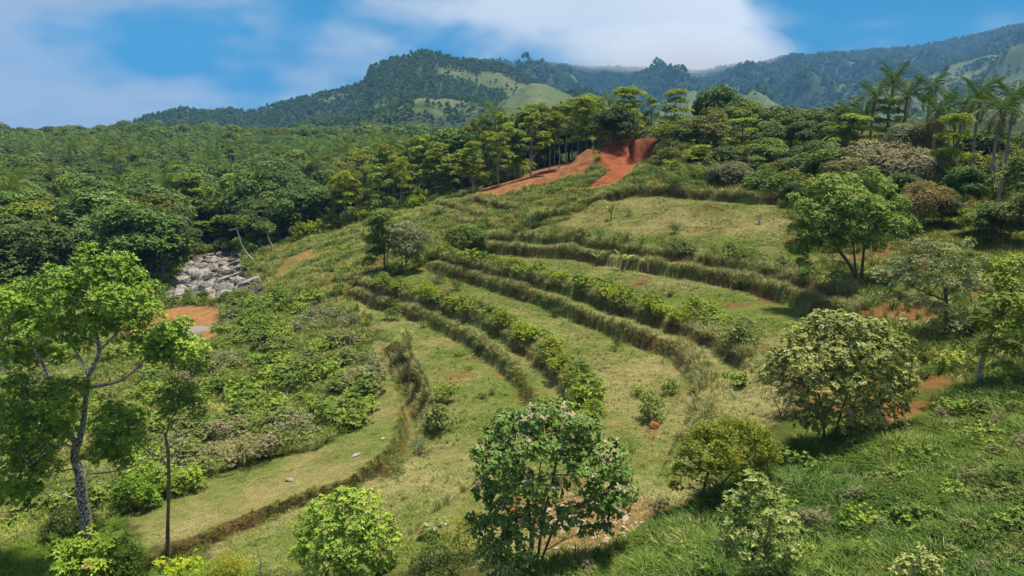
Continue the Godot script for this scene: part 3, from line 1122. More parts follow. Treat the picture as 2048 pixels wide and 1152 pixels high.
func make_plant_meshes() -> void:
	for i in 3:
		dome_tree("dome%d" % i, 100 + i, FOREST, [3.9, 4.3, 3.6][i], [0.22, 0.16, 0.3][i], 26, 0.40)
		dome_tree("dark%d" % i, 110 + i, DARKS, [3.6, 4.4, 4.0][i], [0.2, 0.12, 0.2][i], 32, 0.36)
		tier_tree("tier%d" % i, 120 + i, [LIMES, LIMES, GREENS][i], [3.6, 4.2, 3.4][i], [0.35, 0.3, 0.25][i], [5, 4, 6][i], 0.32)
		slender_tree("slender%d" % i, 130 + i, [LIMES, LIMES, OLIVES][i])
		dome_tree("grey%d" % i, 140 + i, [GREYS, DRYS, OLIVES][i], [4.2, 4.6, 4.2][i], [0.12, 0.1, 0.1][i], 34, 0.30)
		shrub_mesh("shrub%d" % i, 150 + i, [GREENS, LIMES, OLIVES][i], 12, 0.12, 0.5, 26.0, 0.9)
		shrub_mesh("dryshrub%d" % i, 160 + i, [DRYS, GREYS, OLIVES][i], 11, 0.10, 0.35, 24.0, 0.7)
		shrub_mesh("bright%d" % i, 170 + i, [LIMES, GREENS, LIMES][i], 9, 0.17, 0.6, 14.0, 0.9)
		shrub_mesh("fine%d" % i, 180 + i, [DARKS, GREENS, DARKS][i], 12, 0.09, 0.3, 38.0, 1.3)
		tussock("tussock%d" % i, 190 + i, 42, 0.55, 0.022, [Color(0.13, 0.165, 0.06), Color(0.24, 0.255, 0.11), Color(0.38, 0.36, 0.20)], 0.16)
		tussock("lush%d" % i, 200 + i, 24, 0.75, 0.035, [Color(0.04, 0.078, 0.015), Color(0.07, 0.118, 0.024), Color(0.115, 0.15, 0.04)], 0.12)
		tussock("turf%d" % i, 210 + i, 12, 0.8, 0.05, [Color(0.7, 0.75, 0.6), Color(1, 1, 1), Color(1.0, 0.95, 0.85)], 0.5)
		palm_mesh("palm%d" % i, 220 + i, [Color(0.08, 0.125, 0.04), Color(0.115, 0.17, 0.05)], 17)
	frond_mesh("frond0", 301, 3.3, 0.6, 36, 0.85, [Color(0.055, 0.092, 0.028), Color(0.085, 0.13, 0.035)])
	frond_mesh("frond1", 302, 3.4, 1.1, 36, 0.85, [Color(0.06, 0.10, 0.028), Color(0.095, 0.14, 0.038)])
	frond_mesh("frond2", 303, 3.0, 1.25, 32, 0.8, [Color(0.15, 0.13, 0.05), Color(0.20, 0.15, 0.07)])
	for i in 6: rock_mesh("rock%d" % i, 400 + i, [0.55, 0.7, 0.45, 0.8, 0.6, 0.5][i])
	# a smooth low heap
	var heap := SphereMesh.new()
	heap.radius = 0.7
	heap.height = 0.5
	G["mound"] = heap
	# far crowns: larger leaf masses, seen a few pixels high
	for i in 3:
		rng.seed = 500 + i
		var clumps := []
		for k in 9:
			var q := unit()
			q.y = absf(q.y)
			clumps.append([Vector3(q.x * 2.6, 3.6 + q.y * 3.6, q.z * 2.6) * Vector3(0.7, 1, 0.7), rng.randf_range(1.1, 1.7), 0.8])
		foliage(clumps, {"den": 0.42, "n": 3, "len": 1.25, "wid": 0.9, "pal": FOREST, "core": 0.7})
		G["far%d" % i] = take_leaves()
	rng.seed = 9001
	for job in G.get("far_jobs", []):
		if job[1].size():
			var names := {"forested_mountain": "mountain_forest", "pasture_slopes": "pasture_woods", "far_ridge": "ridge_forest"}
			var labels := {"forested_mountain": "forest covering the blunt-topped mountain", "pasture_slopes": "scattered woods on the pasture slopes under the ridge", "far_ridge": "dark forest covering the long far ridge"}
			var o := scatter(self, names[job[3]], G["far%d" % job[0]], M.leaf_dark, job[1], job[2])
			tag(o, labels[job[3]], "forest", labels[job[3]], "stuff")
	G.far_jobs = []

# a tree or shrub whose parts are shared meshes
func plant(called: String, label: String, category: String, key: String, mat: Material, at: Vector3, size: Vector3, group := "", bark: Material = null) -> Node3D:
	var o := thing(called, label, category, at, group)
	o.rotation.y = rng.randf() * TAU
	o.scale = size
	part(o, "trunk" if category in ["tree", "palm"] else "stem", G[key + "_wood"], bark if bark else M.bark)
	part(o, "crown", G[key], mat)
	return o

# ---------- stream ----------
func build_stream() -> void:
	rng.seed = 61
	var poly: PackedVector2Array = zones.stream
	var c := Vector2.ZERO
	for p in poly: c += p / poly.size()
	# the bed: a sheet of gravel laid over the ground inside the banks
	var st := SurfaceTool.new()
	st.begin(Mesh.PRIMITIVE_TRIANGLES)
	st.set_color(Color(0.75, 0.72, 0.68))
	var lo := poly[0]
	var hi := poly[0]
	for p in poly:
		lo = lo.min(p)
		hi = hi.max(p)
	var cell := 0.7
	var gx := lo.x - 1.0
	while gx < hi.x + 1.0:
		var gz := lo.y - 1.0
		while gz < hi.y + 1.0:
			if Geometry2D.is_point_in_polygon(Vector2(gx + cell * 0.5, gz + cell * 0.5), poly):
				var k := []
				for e in [[0, 0], [1, 0], [1, 1], [0, 1]]:
					var x: float = gx + e[0] * cell
					var z: float = gz + e[1] * cell
					k.append(Vector3(x, ground(x, z) + 0.05, z))
				for i in [0, 1, 2, 0, 2, 3]: st.add_vertex(k[i])
			gz += cell
		gx += cell
	st.generate_normals()
	var bed := structure("stream_bed", st.commit(), M.rock1, "bouldery stream bed of pale grey rock between forest and hill", "stream")
	var placed := []
	var n := 0
	for t in 6000:
		if n >= 240: break
		var q := Vector2(rng.randf_range(lo.x - 1, hi.x + 1), rng.randf_range(lo.y - 1, hi.y + 1))
		if not Geometry2D.is_point_in_polygon(q, poly): continue
		var s := 0.6 + 1.9 * pow(rng.randf(), 2.2)
		var ok := true
		for e in placed:
			if q.distance_to(e[0]) < (s + e[1]) * 0.45: ok = false
		if not ok: continue
		placed.append([q, s])
		n += 1
		var b := part(bed, "boulder", G["rock%d" % (rng.randi() % 6)], M["rock%d" % [0, 0, 1, 1, 2][rng.randi() % 5]])
		b.position = Vector3(q.x, ground(q.x, q.y) + s * rng.randf_range(0.0, 0.22), q.y)
		b.rotation = Vector3(rng.randf_range(-0.6, 0.6), rng.randf() * TAU, rng.randf_range(-0.6, 0.6))
		b.scale = Vector3(s * rng.randf_range(0.9, 1.6), s * rng.randf_range(0.7, 1.15), s)
	var small := []
	for t in 2600:
		var q := Vector2(rng.randf_range(lo.x - 1.5, hi.x + 1.5), rng.randf_range(lo.y - 1, hi.y + 1))
		if Geometry2D.is_point_in_polygon(q, poly):
			var s := rng.randf_range(0.18, 0.55)
			small.append(Transform3D(Basis.from_euler(Vector3(rng.randf(), rng.randf() * TAU, rng.randf())).scaled(Vector3.ONE * s), Vector3(q.x, ground(q.x, q.y) + 0.06, q.y)))
	var cob := scatter(bed, "cobbles", G.rock1, M.rock0, small)
	cob.set_meta("kind", "stuff")
	# bushes crowding in on both banks
	for i in 46:
		var k := rng.randi() % poly.size()
		var q: Vector2 = poly[k].lerp(poly[(k + 1) % poly.size()], rng.randf())
		q += (q - c).normalized() * rng.randf_range(0.3, 3.2)
		var px := pixel_of(Vector3(q.x, 1.0, q.y))
		if px.y > 575.0 and rng.randf() < 0.5: continue
		var s := rng.randf_range(0.9, 2.4) * (0.6 if px.y > 575.0 else 1.0)
		var ki := rng.randi() % 4
		var bl := "%s %s bush on the %s of the boulder stream" % ["big" if s > 1.6 else "small", ["deep green", "lime", "broad-leaved", "dark"][ki], "far bank" if px.y < 530 else ("near bank" if px.y > 575 else ("left bank" if q.x < c.x else "right bank"))]
		plant("stream_shrub", bl, "shrub", ["shrub0", "shrub1", "bright1", "fine1"][ki], M.leaf_dark if ki in [0, 3] else M.leaf, Vector3(q.x, ground(q.x, q.y), q.y), Vector3(s * 1.15, s, s * 1.15), bl.replace("bush on", "bushes on"))
	# a washed-up log across the bed
	var a := hit(440, 567) + Vector3.UP * 0.55
	var b2 := hit(486, 553) + Vector3.UP * 0.6
	tube(bend(a, b2, 0.1, 5), 0.2, 0.13)
	var lg := part(self, numbered("driftwood_log"), take_wood(), M.dead)
	tag(lg, "pale stripped log lying across the boulders of the stream", "log")

# ---------- rows along the terraces ----------
func along(line: PackedVector2Array, step: float) -> Array:
	var o := []
	var left := 0.0
	for k in line.size() - 1:
		var l := line[k].distance_to(line[k + 1])
		var t := left
		while t < l:
			o.append([line[k].lerp(line[k + 1], t / l), (line[k + 1] - line[k]).normalized()])
			t += step
		left = t - l
	return o

func uphill(p: Vector2, dir: Vector2) -> Vector2:
	var n := Vector2(-dir.y, dir.x)
	return n if base_height(p.x + n.x * 1.5, p.y + n.y * 1.5) > base_height(p.x - n.x * 1.5, p.y - n.y * 1.5) else -n

func grass_hedge(key: String, from: float, to: float, label: String, tall: float, step: float, wide: float, gap := 0.0) -> void:
	var spots := along(rows[key], step)
	var lists := [[], [], []]
	var tints := [PackedColorArray(), PackedColorArray(), PackedColorArray()]
	for i in spots.size():
		var f := float(i) / spots.size()
		if f < from or f > to: continue
		var p: Vector2 = spots[i][0]
		if wob.get_noise_2d(p.x * 18.0, p.y * 18.0) < gap - 0.36: continue
		var n := uphill(p, spots[i][1])
		for k in 3:
			var q: Vector2 = p + n * (0.12 + rng.randf_range(-0.1, wide)) + spots[i][1] * rng.randf_range(-0.2, 0.2)
			var s := tall * rng.randf_range(0.6, 1.25) * (1.0 + 0.75 * wob.get_noise_2d(q.x * 12.0, q.y * 12.0))
			var m := rng.randi() % 3
			var b := Basis(Vector3.UP, rng.randf() * TAU).scaled(Vector3(s * 1.1, s, s * 1.1))
			var lean := Vector3(-n.x, 0, -n.y)
			b = Basis(Vector3.UP.cross(lean).normalized(), 0.28 * rng.randf()) * b
			lists[m].append(Transform3D(b, Vector3(q.x, ground(q.x, q.y) - 0.03, q.y)))
			tints[m].append(Color(0.72, 0.76, 0.7).lerp(Color(1.2, 1.1, 0.95), rng.randf()))
	var o := thing("grass_hedge", label, "hedge", Vector3.ZERO, "grass hedges along the terraces")
	for m in 3:
		if lists[m].size(): scatter(o, "grass_clumps", G["tussock%d" % m], M.grass, lists[m], tints[m])

func shrub_row(key: String, from: float, to: float, step: float, keys: Array, mats: Array, lift: float, size: float, words: String, group: String) -> void:
	var spots := along(rows[key], step)
	var n := 0
	for i in spots.size():
		var f := float(i) / spots.size()
		if f < from or f > to: continue
		var up := uphill(spots[i][0], spots[i][1])
		var q: Vector2 = spots[i][0] + up * (lift + rng.randf_range(-0.3, 0.5)) + spots[i][1] * rng.randf_range(-0.4, 0.4)
		var k := rng.randi() % keys.size()
		var s := size * rng.randf_range(0.75, 1.25)
		plant("terrace_shrub", words % ORDINALS[mini(n, ORDINALS.size() - 1)], "shrub", keys[k], mats[rng.randi() % mats.size()], Vector3(q.x, ground(q.x, q.y), q.y), Vector3(s * 1.2, s, s * 1.2), group)
		n += 1

func build_terrace_rows() -> void:
	rng.seed = 71
	grass_hedge("lower_hedge", 0.0, 0.60, "grey-green grass hedge edging the lowest wide terrace", 0.55, 0.22, 0.45)
	grass_hedge("lower_hedge", 0.76, 0.99, "thin broken grass row behind the lime-leaved tree", 0.6, 0.6, 0.15, 0.35)
	grass_hedge("lower_shrub", 0.0, 0.96, "dry grass hedge under the lowest shrub row", 0.7, 0.26, 0.6)
	grass_hedge("middle_hedge", 0.0, 0.68, "grass hedge edging the terrace with the small round bush", 0.55, 0.22, 0.45)
	grass_hedge("middle_hedge", 0.68, 1.0, "loose pale grass strip running down beside the round clay boulder", 0.75, 0.34, 0.9, 0.1)
	grass_hedge("middle_shrub", 0.0, 1.0, "dry grass hedge under the middle shrub row", 0.7, 0.28, 0.6)
	grass_hedge("upper_hedge", 0.0, 1.0, "grass hedge below the banana plant with the torn bright leaf", 0.7, 0.24, 0.6)
	grass_hedge("upper_shrub", 0.0, 1.0, "thick dark grass hedge under the uppermost shrub row", 0.8, 0.28, 0.9)
	grass_hedge("top_hedge", 0.0, 1.0, "dark grass hedge round the tan field below the red cut", 0.85, 0.3, 0.6)
	grass_hedge("back_hedge", 0.0, 1.0, "short grass hedge behind the top hedge of the tan field", 0.8, 0.3, 0.5)
	grass_hedge("step_a", 0.0, 1.0, "short grass hedge on the small steps under the red strip, leftmost", 0.8, 0.3, 0.6)
	grass_hedge("step_b", 0.0, 1.0, "short grass hedge on the small steps just under the red strip", 0.8, 0.3, 0.6)
	grass_hedge("step_c", 0.0, 1.0, "short grass hedge on the small steps nearest the spur tree", 0.8, 0.3, 0.6)
	# the tall tufts and shrubs on the inner side of the ditch
	grass_hedge("ditch", 0.0, 0.22, "tall pale grass bank over the head of the ditch", 1.3, 0.22, 1.1)
	grass_hedge("ditch", 0.22, 0.50, "green grass fringe along the bend of the ditch", 0.75, 0.35, 0.9, 0.12)
	# grass hanging over both lips of the ditch
	var lips := [[], []]
	var lip_tints := [PackedColorArray(), PackedColorArray()]
	for sp in along(rows["ditch"], 0.16):
		for side in [-1.0, 1.0]:
			var nn: Vector2 = Vector2(-sp[1].y, sp[1].x) * side
			var q: Vector2 = sp[0] + nn * rng.randf_range(0.84, 1.12) + sp[1] * rng.randf_range(-0.1, 0.1)
			if wob.get_noise_2d(q.x * 25.0, q.y * 25.0) < -0.12: continue
			var s := rng.randf_range(0.16, 0.38)
			var m := rng.randi() % 2
			lips[m].append(Transform3D(Basis(Vector3.UP, rng.randf() * TAU).scaled(Vector3(s * 1.3, s, s * 1.3)), Vector3(q.x, ground(q.x, q.y) - 0.02, q.y)))
			lip_tints[m].append(Color(1.2, 1.3, 0.8).lerp(Color(1.8, 1.6, 1.1), rng.randf()))
	for m in 2:
		var o := scatter(self, "ditch_verge_grass", G["lush%d" % m], M.grass, lips[m], lip_tints[m])
		tag(o, "grass hanging over the lips of the ditch", "grass", "grass along the ditch", "stuff")
	shrub_row("lower_shrub", 0.12, 0.97, 1.5, ["shrub0", "shrub1", "bright1", "shrub2", "shrub0"], [M.leaf, M.leaf_lime, M.leaf_lime], 0.7, 1.2, "%s shrub from the spur in the lowest shrub row", "lowest terrace shrub row")
	shrub_row("middle_shrub", 0.02, 0.80, 1.7, ["shrub0", "shrub1", "shrub1", "bright1"], [M.leaf, M.leaf_lime, M.leaf_lime], 0.8, 1.2, "%s shrub from the spur in the middle shrub row", "middle terrace shrub row")
	shrub_row("middle_shrub", 0.80, 1.0, 1.9, ["shrub2", "shrub1", "dryshrub2"], [M.leaf_olive, M.leaf], 1.0, 1.6, "%s of the large olive shrubs ending the middle row", "middle terrace shrub row")
	shrub_row("upper_shrub", 0.08, 0.95, 1.9, ["shrub0", "shrub2", "fine1", "dryshrub2"], [M.leaf, M.leaf_dark, M.leaf_olive], 0.9, 1.25, "%s shrub from the spur in the uppermost shrub row", "uppermost terrace shrub row")

# single plants standing about on the terraces: column, row of the foot, height in metres
func build_field_plants() -> void:
	rng.seed = 81
	var a := [
		[1350,466,1.5,"fine0","dark round bush on the tan upper field"], [1110,634,1.1,"fine0","small dark bush on the terrace with scattered seedlings"],
		[872,566,1.7,"fine2","dark bushy shrub by the spur path, the larger of the pair"], [912,580,1.5,"fine0","dark shrub below the larger dark shrub on the spur terrace"],
		[1478,582,1.5,"fine1","spreading green bush on the terrace above the fallen stick"], [1233,692,0.9,"fine0","narrow dark seedling bush beside the red soil crack"],
		[785,640,1.5,"shrub0","green shrub at the head of the lowest terrace"], [1255,432,1.2,"dryshrub0","dry brown bush beside the upper banana plant"],
		[1302,838,1.6,"shrub0","loose green shrub just behind the round clay boulder"], [1255,902,1.0,"dryshrub2","thin brownish shrub on the terrace below the clay boulder"],
		[880,862,2.2,"shrub2","tall bush on the inner bank of the ditch bend"], [895,800,1.6,"shrub1","leafy shrub above the tall bush at the ditch bend"],
		[795,945,1.3,"dryshrub2","sparse shrub growing out of the ditch below the bend"], [835,905,1.2,"dryshrub1","wispy olive shrub beside the ditch opposite the path"],
		[1168,812,1.9,"bright0","bright green bush ending the lowest shrub row"], [1172,850,1.7,"shrub1","light green bush below the bright end of the shrub row"],
		[1400,640,2.2,"shrub1","big light green bush on the middle row by the tan slope"], [1468,775,1.2,"bright0","small lime-green sapling on the pale grass strip"],
		[1525,760,1.9,"dryshrub2","olive shrub left of the large grey-leaved bush"], [1480,700,2.2,"shrub2","tall olive shrub above the lime-green sapling"],
		[1560,830,1.8,"dryshrub1","thin leaning shrub between round bush and grey-leaved bush"], [1310,1030,0.9,"dryshrub0","dark dry tuft on the stony slope beside the round bush"],
		[985,790,0.5,"fine1","lone seedling high on the lowest terrace"], [918,712,0.6,"bright2","seedling beneath the first hedge on the lowest terrace"],
		[938,740,0.5,"bright0","yellowish seedling on the open lowest terrace"], [965,795,0.6,"bright2","seedling near the middle of the lowest terrace"],
		[1050,602,0.7,"fine1","spiky young plant on the seedling terrace"], [845,655,0.7,"bright0","young plant at the narrow head of the lowest terrace"],
		[1228,702,0.5,"bright1","pale seedling below the red soil crack"], [1275,790,0.7,"bright0","thin seedling up the slope from the clay boulder"],
		[1340,790,1.0,"shrub0","dark leaning sapling above the clay boulder shrub"], [1342,592,0.6,"bright1","seedling under the upper grass hedge"], [1520,440,0.9,"dead","" ]]
	for e in a:
		if e[4] == "": continue
		var p := hit(e[0], e[1])
		var s: float = e[2] / 1.25
		plant("field_shrub" if e[2] > 0.8 else "seedling", e[4], "shrub" if e[2] > 0.8 else "seedling", e[3], M.leaf if not "dark" in e[4] else M.leaf_dark, p, Vector3(s, s, s), "plants dotted over the terraces")
	# banana plants: single large leaves
	banana(1222, 440, 2.0, 7, "banana plant with ragged green leaves on the tan upper field")
	banana(1245, 540, 2.3, 5, "banana plant with a torn bright leaf above the middle shrub row")
	banana(1195, 530, 1.7, 5, "dull young banana plant beside the bright-leaved one")
	banana(1845, 445, 1.8, 6, "pale banana plant behind the tiered grey tree")

func banana(u: float, v: float, h: float, n: int, label: String) -> void:
	var o := thing("banana_plant", label, "banana plant", hit(u, v), "banana plants")
	tube([Vector3(0, -0.1, 0), Vector3(0.02, h * 0.2, 0), Vector3(0, h * 0.42, 0.02)], 0.1, 0.06)
	part(o, "stem", take_wood(), M.brown_bark)
	for i in n:
		var a := TAU * i / n + rng.randf_range(-0.4, 0.4)
		var out := Vector3(cos(a), 0, sin(a))
		var side := Vector3(-out.z, 0, out.x)
		var l := h * rng.randf_range(0.6, 0.8)
		var lean := rng.randf_range(0.25, 1.1)
		var c := Color(0.09, 0.15, 0.04).lerp(Color(0.2, 0.26, 0.07), rng.randf()) if i else Color(0.22, 0.32, 0.07)
		var last := Vector3(0, h * 0.4, 0)
		for k in 7:
			var t := (k + 1) / 7.0
			var p := Vector3(0, h * 0.4, 0) + out * l * lean * t * 0.8 + Vector3.UP * l * (t * (1.15 - lean * 0.2) - lean * 0.62 * t * t)
			var w := 0.17 * h * sin(PI * clampf(t * 0.9 + 0.05, 0.0, 1.0))
			var w0 := 0.17 * h * sin(PI * clampf((t - 1.0 / 7.0) * 0.9 + 0.05, 0.0, 1.0))
			for s in [-1.0, 1.0]:
				var b := LV.size()
				for q in [last, last + side * s * w0 * 0.5 + Vector3.DOWN * w0 * 0.1, p + side * s * w * 0.5 + Vector3.DOWN * w * 0.12, p]:
					LV.append(q)
					LC.append(c)
				LI.append_array([b, b + 1, b + 2, b, b + 2, b + 3])
			last = p
		part(o, "leaf", take_leaves(), M.leaf)

# ---------- scrub on the slope below the ditch, and over the spur ----------
func random_in(zone: String) -> Vector2:
	var poly: PackedVector2Array = zones[zone]
	var lo := poly[0]
	var hi := poly[0]
	for p in poly:
		lo = lo.min(p)
		hi = hi.max(p)
	for i in 200:
		var q := Vector2(rng.randf_range(lo.x, hi.x), rng.randf_range(lo.y, hi.y))
		if Geometry2D.is_point_in_polygon(q, poly): return q
	return poly[0]

func build_scrub() -> void:
	rng.seed = 91
	var n := 0
	var t := 0
	while n < 250 and t < 4000:
		t += 1
		var q := random_in("scrub")
		if inside("path", q.x, q.y) or inside("red_flat", q.x, q.y): continue
		var px := pixel_of(Vector3(q.x, ground(q.x, q.y), q.y))
		if px.x < 300 and rng.randf() < 0.8: continue
		var dry := wob.get_noise_2d(q.x * 3.0 + 70.0, q.y * 3.0) + (0.30 if px.x > 570 else -0.16) - (0.3 if px.x < 330 else 0.0)
		var key: String = (["dryshrub0", "dryshrub1", "dryshrub2", "shrub2"] if dry > 0.05 else ["shrub0", "bright0", "bright2", "shrub1", "bright1", "shrub2"])[rng.randi() % (4 if dry > 0.05 else 6)]
		var s := rng.randf_range(0.8, 1.7)
		var brown := key.begins_with("dry")
		var tone: String = {"dryshrub0": "tan dry", "dryshrub1": "greyish dry", "dryshrub2": "olive dry", "shrub0": "deep green", "shrub1": "light green", "shrub2": "olive", "bright0": "bright lime", "bright1": "broad-leaved green", "bright2": "lime broad-leaved"}[key]
		var spot := "beside the ditch path" if px.x > 600 and px.y > 700 else ("near the red clearing" if px.y < 740 else ("low in the scrub behind the slender tree" if px.x < 420 else "in the middle of the scrub slope"))
		var label := "%s %s shrub %s" % ["tall" if s > 1.25 else "low", tone, spot]
		plant("scrub_shrub", label, "shrub", key, M.leaf_matt if brown else M.leaf, Vector3(q.x, ground(q.x, q.y), q.y), Vector3(s * 1.25, s, s * 1.25), label + "s")
		n += 1
	n = 0
	while n < 75:
		var q := random_in("nose")
		var s := rng.randf_range(0.5, 1.3)
		var key: String = ["dryshrub0", "dryshrub2", "shrub2", "shrub0", "bright0"][rng.randi() % 5]
		var brown := key.begins_with("dry")
		plant("spur_shrub", "dry grey shrub on the grassy spur above the stream" if brown else "green shrub on the grassy spur above the stream", "shrub", key, M.leaf_matt if brown else M.leaf, Vector3(q.x, ground(q.x, q.y), q.y), Vector3(s * 1.3, s, s * 1.3), "dry spur shrubs" if brown else "green spur shrubs")
		n += 1
	for i in 120:
		var q := random_in("bank")
		var pv := pixel_of(Vector3(q.x, ground(q.x, q.y), q.y))
		if pv.y > 1190.0 or pv.x > 2090.0: continue
		var s := rng.randf_range(0.3, 0.8)
		var ki := rng.randi() % 5
		var wl := "%s %s weed %s of the grassy bank" % ["tall" if s > 0.55 else "small", ["heart-leaved", "lime", "olive", "dry brown", "deep green"][ki], "on the upper part" if pv.y < 950 else ("on the left foot" if pv.x < 1600 else "on the lower part")]
		plant("bank_weed", wl, "weed", ["bright1", "bright0", "shrub2", "dryshrub0", "fine1"][ki], M.leaf, Vector3(q.x, ground(q.x, q.y), q.y), Vector3(s * 1.2, s, s * 1.2), wl.replace("weed on", "weeds on"))
	# bushes on the foreground bank
	var b := [[1700,905,1.1,"bright1","heart-leaved plant on the grassy bank, nearest the large bush"], [1810,925,0.8,"bright0","heart-leaved vine plant in the middle of the grassy bank"], [1665,940,0.7,"bright1","small leafy plant on the dark edge of the bank"],
		[1750,1055,0.6,"bright0","low pale weed on the lower bank"], [1600,950,1.2,"bright1","leafy sapling beside the round bush"], [2010,1000,1.4,"fine1","dark bush on the bank at the picture's edge"],
		[1860,985,0.5,"bright0","small palmate weed in the bank grass"], [1690,1140,1.0,"fine1","feathery yellow-green shrub at the foot of the bank"], [2000,1120,0.9,"dryshrub2","reddish-tipped weed patch low on the bank"], [1950,1090,0.8,"shrub2","olive weed clump on the lower bank"]]
	for e in b:
		var s: float = e[2] / 1.25
		plant("bank_plant", e[4], "plant", e[3], M.leaf_dark if "dark" in e[4] else M.leaf, hit(e[0], e[1]), Vector3(s * 1.2, s, s * 1.2), "plants on the grassy bank")

# ---------- forest on the plain ----------
const EDGE := [-400,90, 0,93, 330,96, 346,101, 378,131, 480,134, 506,113, 560,121, 640,126, 720,128, 870,128, 960,132, 1060,140, 1150,150]

func forest_edge(u: float) -> float:
	return ridge_row(EDGE, u)

func build_forest() -> void:
	rng.seed = 101
	var low := PackedFloat32Array()          # per picture column: highest thing so far, to tell trees that show from hidden ones
	low.resize(420)
	for c in 420:
		var best := 2000.0
		var d := 60.0
		while d < 130.0:
			best = minf(best, pixel_of(base_of(c * 8.0 - 600.0, d)).y)
			d += 6.0
		low[c] = best
	var trees := []
	var d := 88.0
	while d < 530.0:
		var step := 6.8 + d * 0.005
		var span := d * 0.98 + 20.0
		var x := -span
		while x < minf(span * 0.35, 120.0):
			var q := Vector2(x + rng.randf_range(-0.42, 0.42) * step, -d + rng.randf_range(-0.42, 0.42) * step)
			x += step
			var y := ground(q.x, q.y)
			var px := pixel_of(Vector3(q.x, y, q.y))
			if px.x < -260 or px.x > 1250 or -q.y < forest_edge(px.x): continue
			if inside("stream", q.x, q.y) or inside("nose", q.x, q.y): continue
			if px.x > 560 and d < 150.0 and rng.randf() < 0.35: continue
			var p_palm := 0.38 * smoothstep(190.0, 260.0, d) * (1.0 - 0.75 * smoothstep(300.0, 400.0, d)) + 0.05
			var palm := rng.randf() < p_palm
			var h := rng.randf_range(8.0, 14.5) if not palm else rng.randf_range(11.0, 15.0)
			if d > 300.0 and not palm: h *= rng.randf_range(0.8, 1.5)
			trees.append([q, y, h, palm, d])
		d += step * 0.9
	trees.sort_custom(func(a, b): return a[0].y > b[0].y)
	var seen := []
	var hidden := []
	for t in trees:
		var top := pixel_of(Vector3(t[0].x, t[1] + t[2], t[0].y))
		var half: float = t[2] * (0.36 if not t[3] else 0.25) * LENS / -t[0].y
		var c0 := clampi(int((top.x - half * 0.8 + 600.0) / 8.0), 0, 419)
		var c1 := clampi(int((top.x + half * 0.8 + 600.0) / 8.0), 0, 419)
		var show := 0
		for c in range(c0, c1 + 1):
			if top.y + half * 0.25 < low[c]: show += 1
		var tall: float = t[2] * LENS / -t[0].y
		if show * 2 > c1 - c0 and top.x > -20 and top.x < 2060:
			seen.append(t)
		else:
			hidden.append(t)
		for c in range(clampi(int((top.x - half * 0.6 + 600.0) / 8.0), 0, 419), clampi(int((top.x + half * 0.6 + 600.0) / 8.0), 0, 419) + 1):
			low[c] = minf(low[c], top.y + tall * 0.13)
	var n_tree := 0
	var n_palm := 0
	var lists := {}
	var tints := {}
	for t in seen + hidden:
		var at := Vector3(t[0].x, t[1], t[0].y)
		var w := rng.randf_range(1.0, 1.45)
		var v := wob.get_noise_2d(t[0].x * 2.0, t[0].y * 2.0) + rng.randf_range(-0.3, 0.3)
		if t[3]:
			var s: float = t[2] / 10.5
			var key := "palm%d" % (rng.randi() % 3)
			if n_palm < 170 and not hidden.has(t):
				n_palm += 1
				var pm: Material = M.leaf_blue if rng.randf() < 0.7 else M.leaf_lime
				var pl := "%s %s palm in the %s forest %s" % ["tall" if s > 1.05 else "short", "green" if pm == M.leaf_blue else "yellowish", "nearer" if t[4] < 250.0 else "far", "left of the stream's line" if pixel_of(at).x < 400 else ("over the spur" if pixel_of(at).x < 700 else "behind the slender grove")]
				plant("forest_palm", pl, "palm", key, pm, at, Vector3(s, s, s) * 1.15, pl.replace("palm in", "palms in"), M.palm_bark)
				continue
			lists.get_or_add(key, []).append(Transform3D(Basis(Vector3.UP, rng.randf() * TAU).scaled(Vector3(s, s, s)), at))
			tints.get_or_add(key, []).append(Color(0.8, 0.9, 0.9).lerp(Color(1.3, 1.2, 0.85), rng.randf()))
		else:
			var s: float = t[2] / 10.0
			var kinds := ["dome0", "dome1", "dome2", "dark0", "dark1", "dome0", "tier2"]
			if t[4] > 320.0: kinds = ["dome0", "dome2", "dome2", "dome0", "dark0", "dome1", "dome2"]
			var key: String = kinds[clampi(int((v * 0.9 + 0.5) * 7.0), 0, 6)]
			if n_tree < 290 and not hidden.has(t):
				n_tree += 1
				var mat: Material = M.leaf_dark if v < -0.22 else (M.leaf if v < 0.05 else [M.leaf_lime, M.leaf, M.leaf_blue, M.leaf_blue][rng.randi() % 4])
				var where := "left of the stream" if pixel_of(at).x < 350 else ("behind the stream head" if pixel_of(at).x < 520 else "behind the spur")
				var tone := "dark" if mat == M.leaf_dark else ("yellow-green" if mat == M.leaf_lime else ("fresh green" if mat == M.leaf_blue else "mid-green"))
				var form: String = "tiered" if key.begins_with("tier") else ("dense" if key.begins_with("dark") else ["round-crowned", "wide-crowned", "tall"][int(key.substr(4))])
				var band := "front row of the forest" if t[4] < 125.0 else ("forest" if t[4] < 190.0 else "far forest")
				var label := "%s %s tree in the %s %s" % [form, tone, band, where]
				plant("forest_tree", label, "tree", key, mat, at, Vector3(s * w, s, s * w), label.replace("tree in", "trees in"), M.pale_bark if rng.randf() < 0.4 else M.bark)
				continue
			lists.get_or_add(key, []).append(Transform3D(Basis(Vector3.UP, rng.randf() * TAU).scaled(Vector3(s * w, s, s * w)), at))
			tints.get_or_add(key, []).append(Color(0.7, 0.8, 0.8).lerp(Color(1.35, 1.25, 0.85), pow(rng.randf(), 1.4)))
	for key in lists:
		var o := scatter(self, "plain_forest", G[key], M.leaf, lists[key], PackedColorArray(tints[key]))
		tag(o, "palms of the forest stretching back over the plain" if key.begins_with("palm") else "forest trees stretching back over the plain", "forest", "forest of the plain", "stuff")
	# trees leaning out over the stream
	leaning(508, 522, 462, 440, "pale-trunked tree leaning left over the stream boulders")
	leaning(548, 500, 530, 455, "small pale tree beside the leaning one")

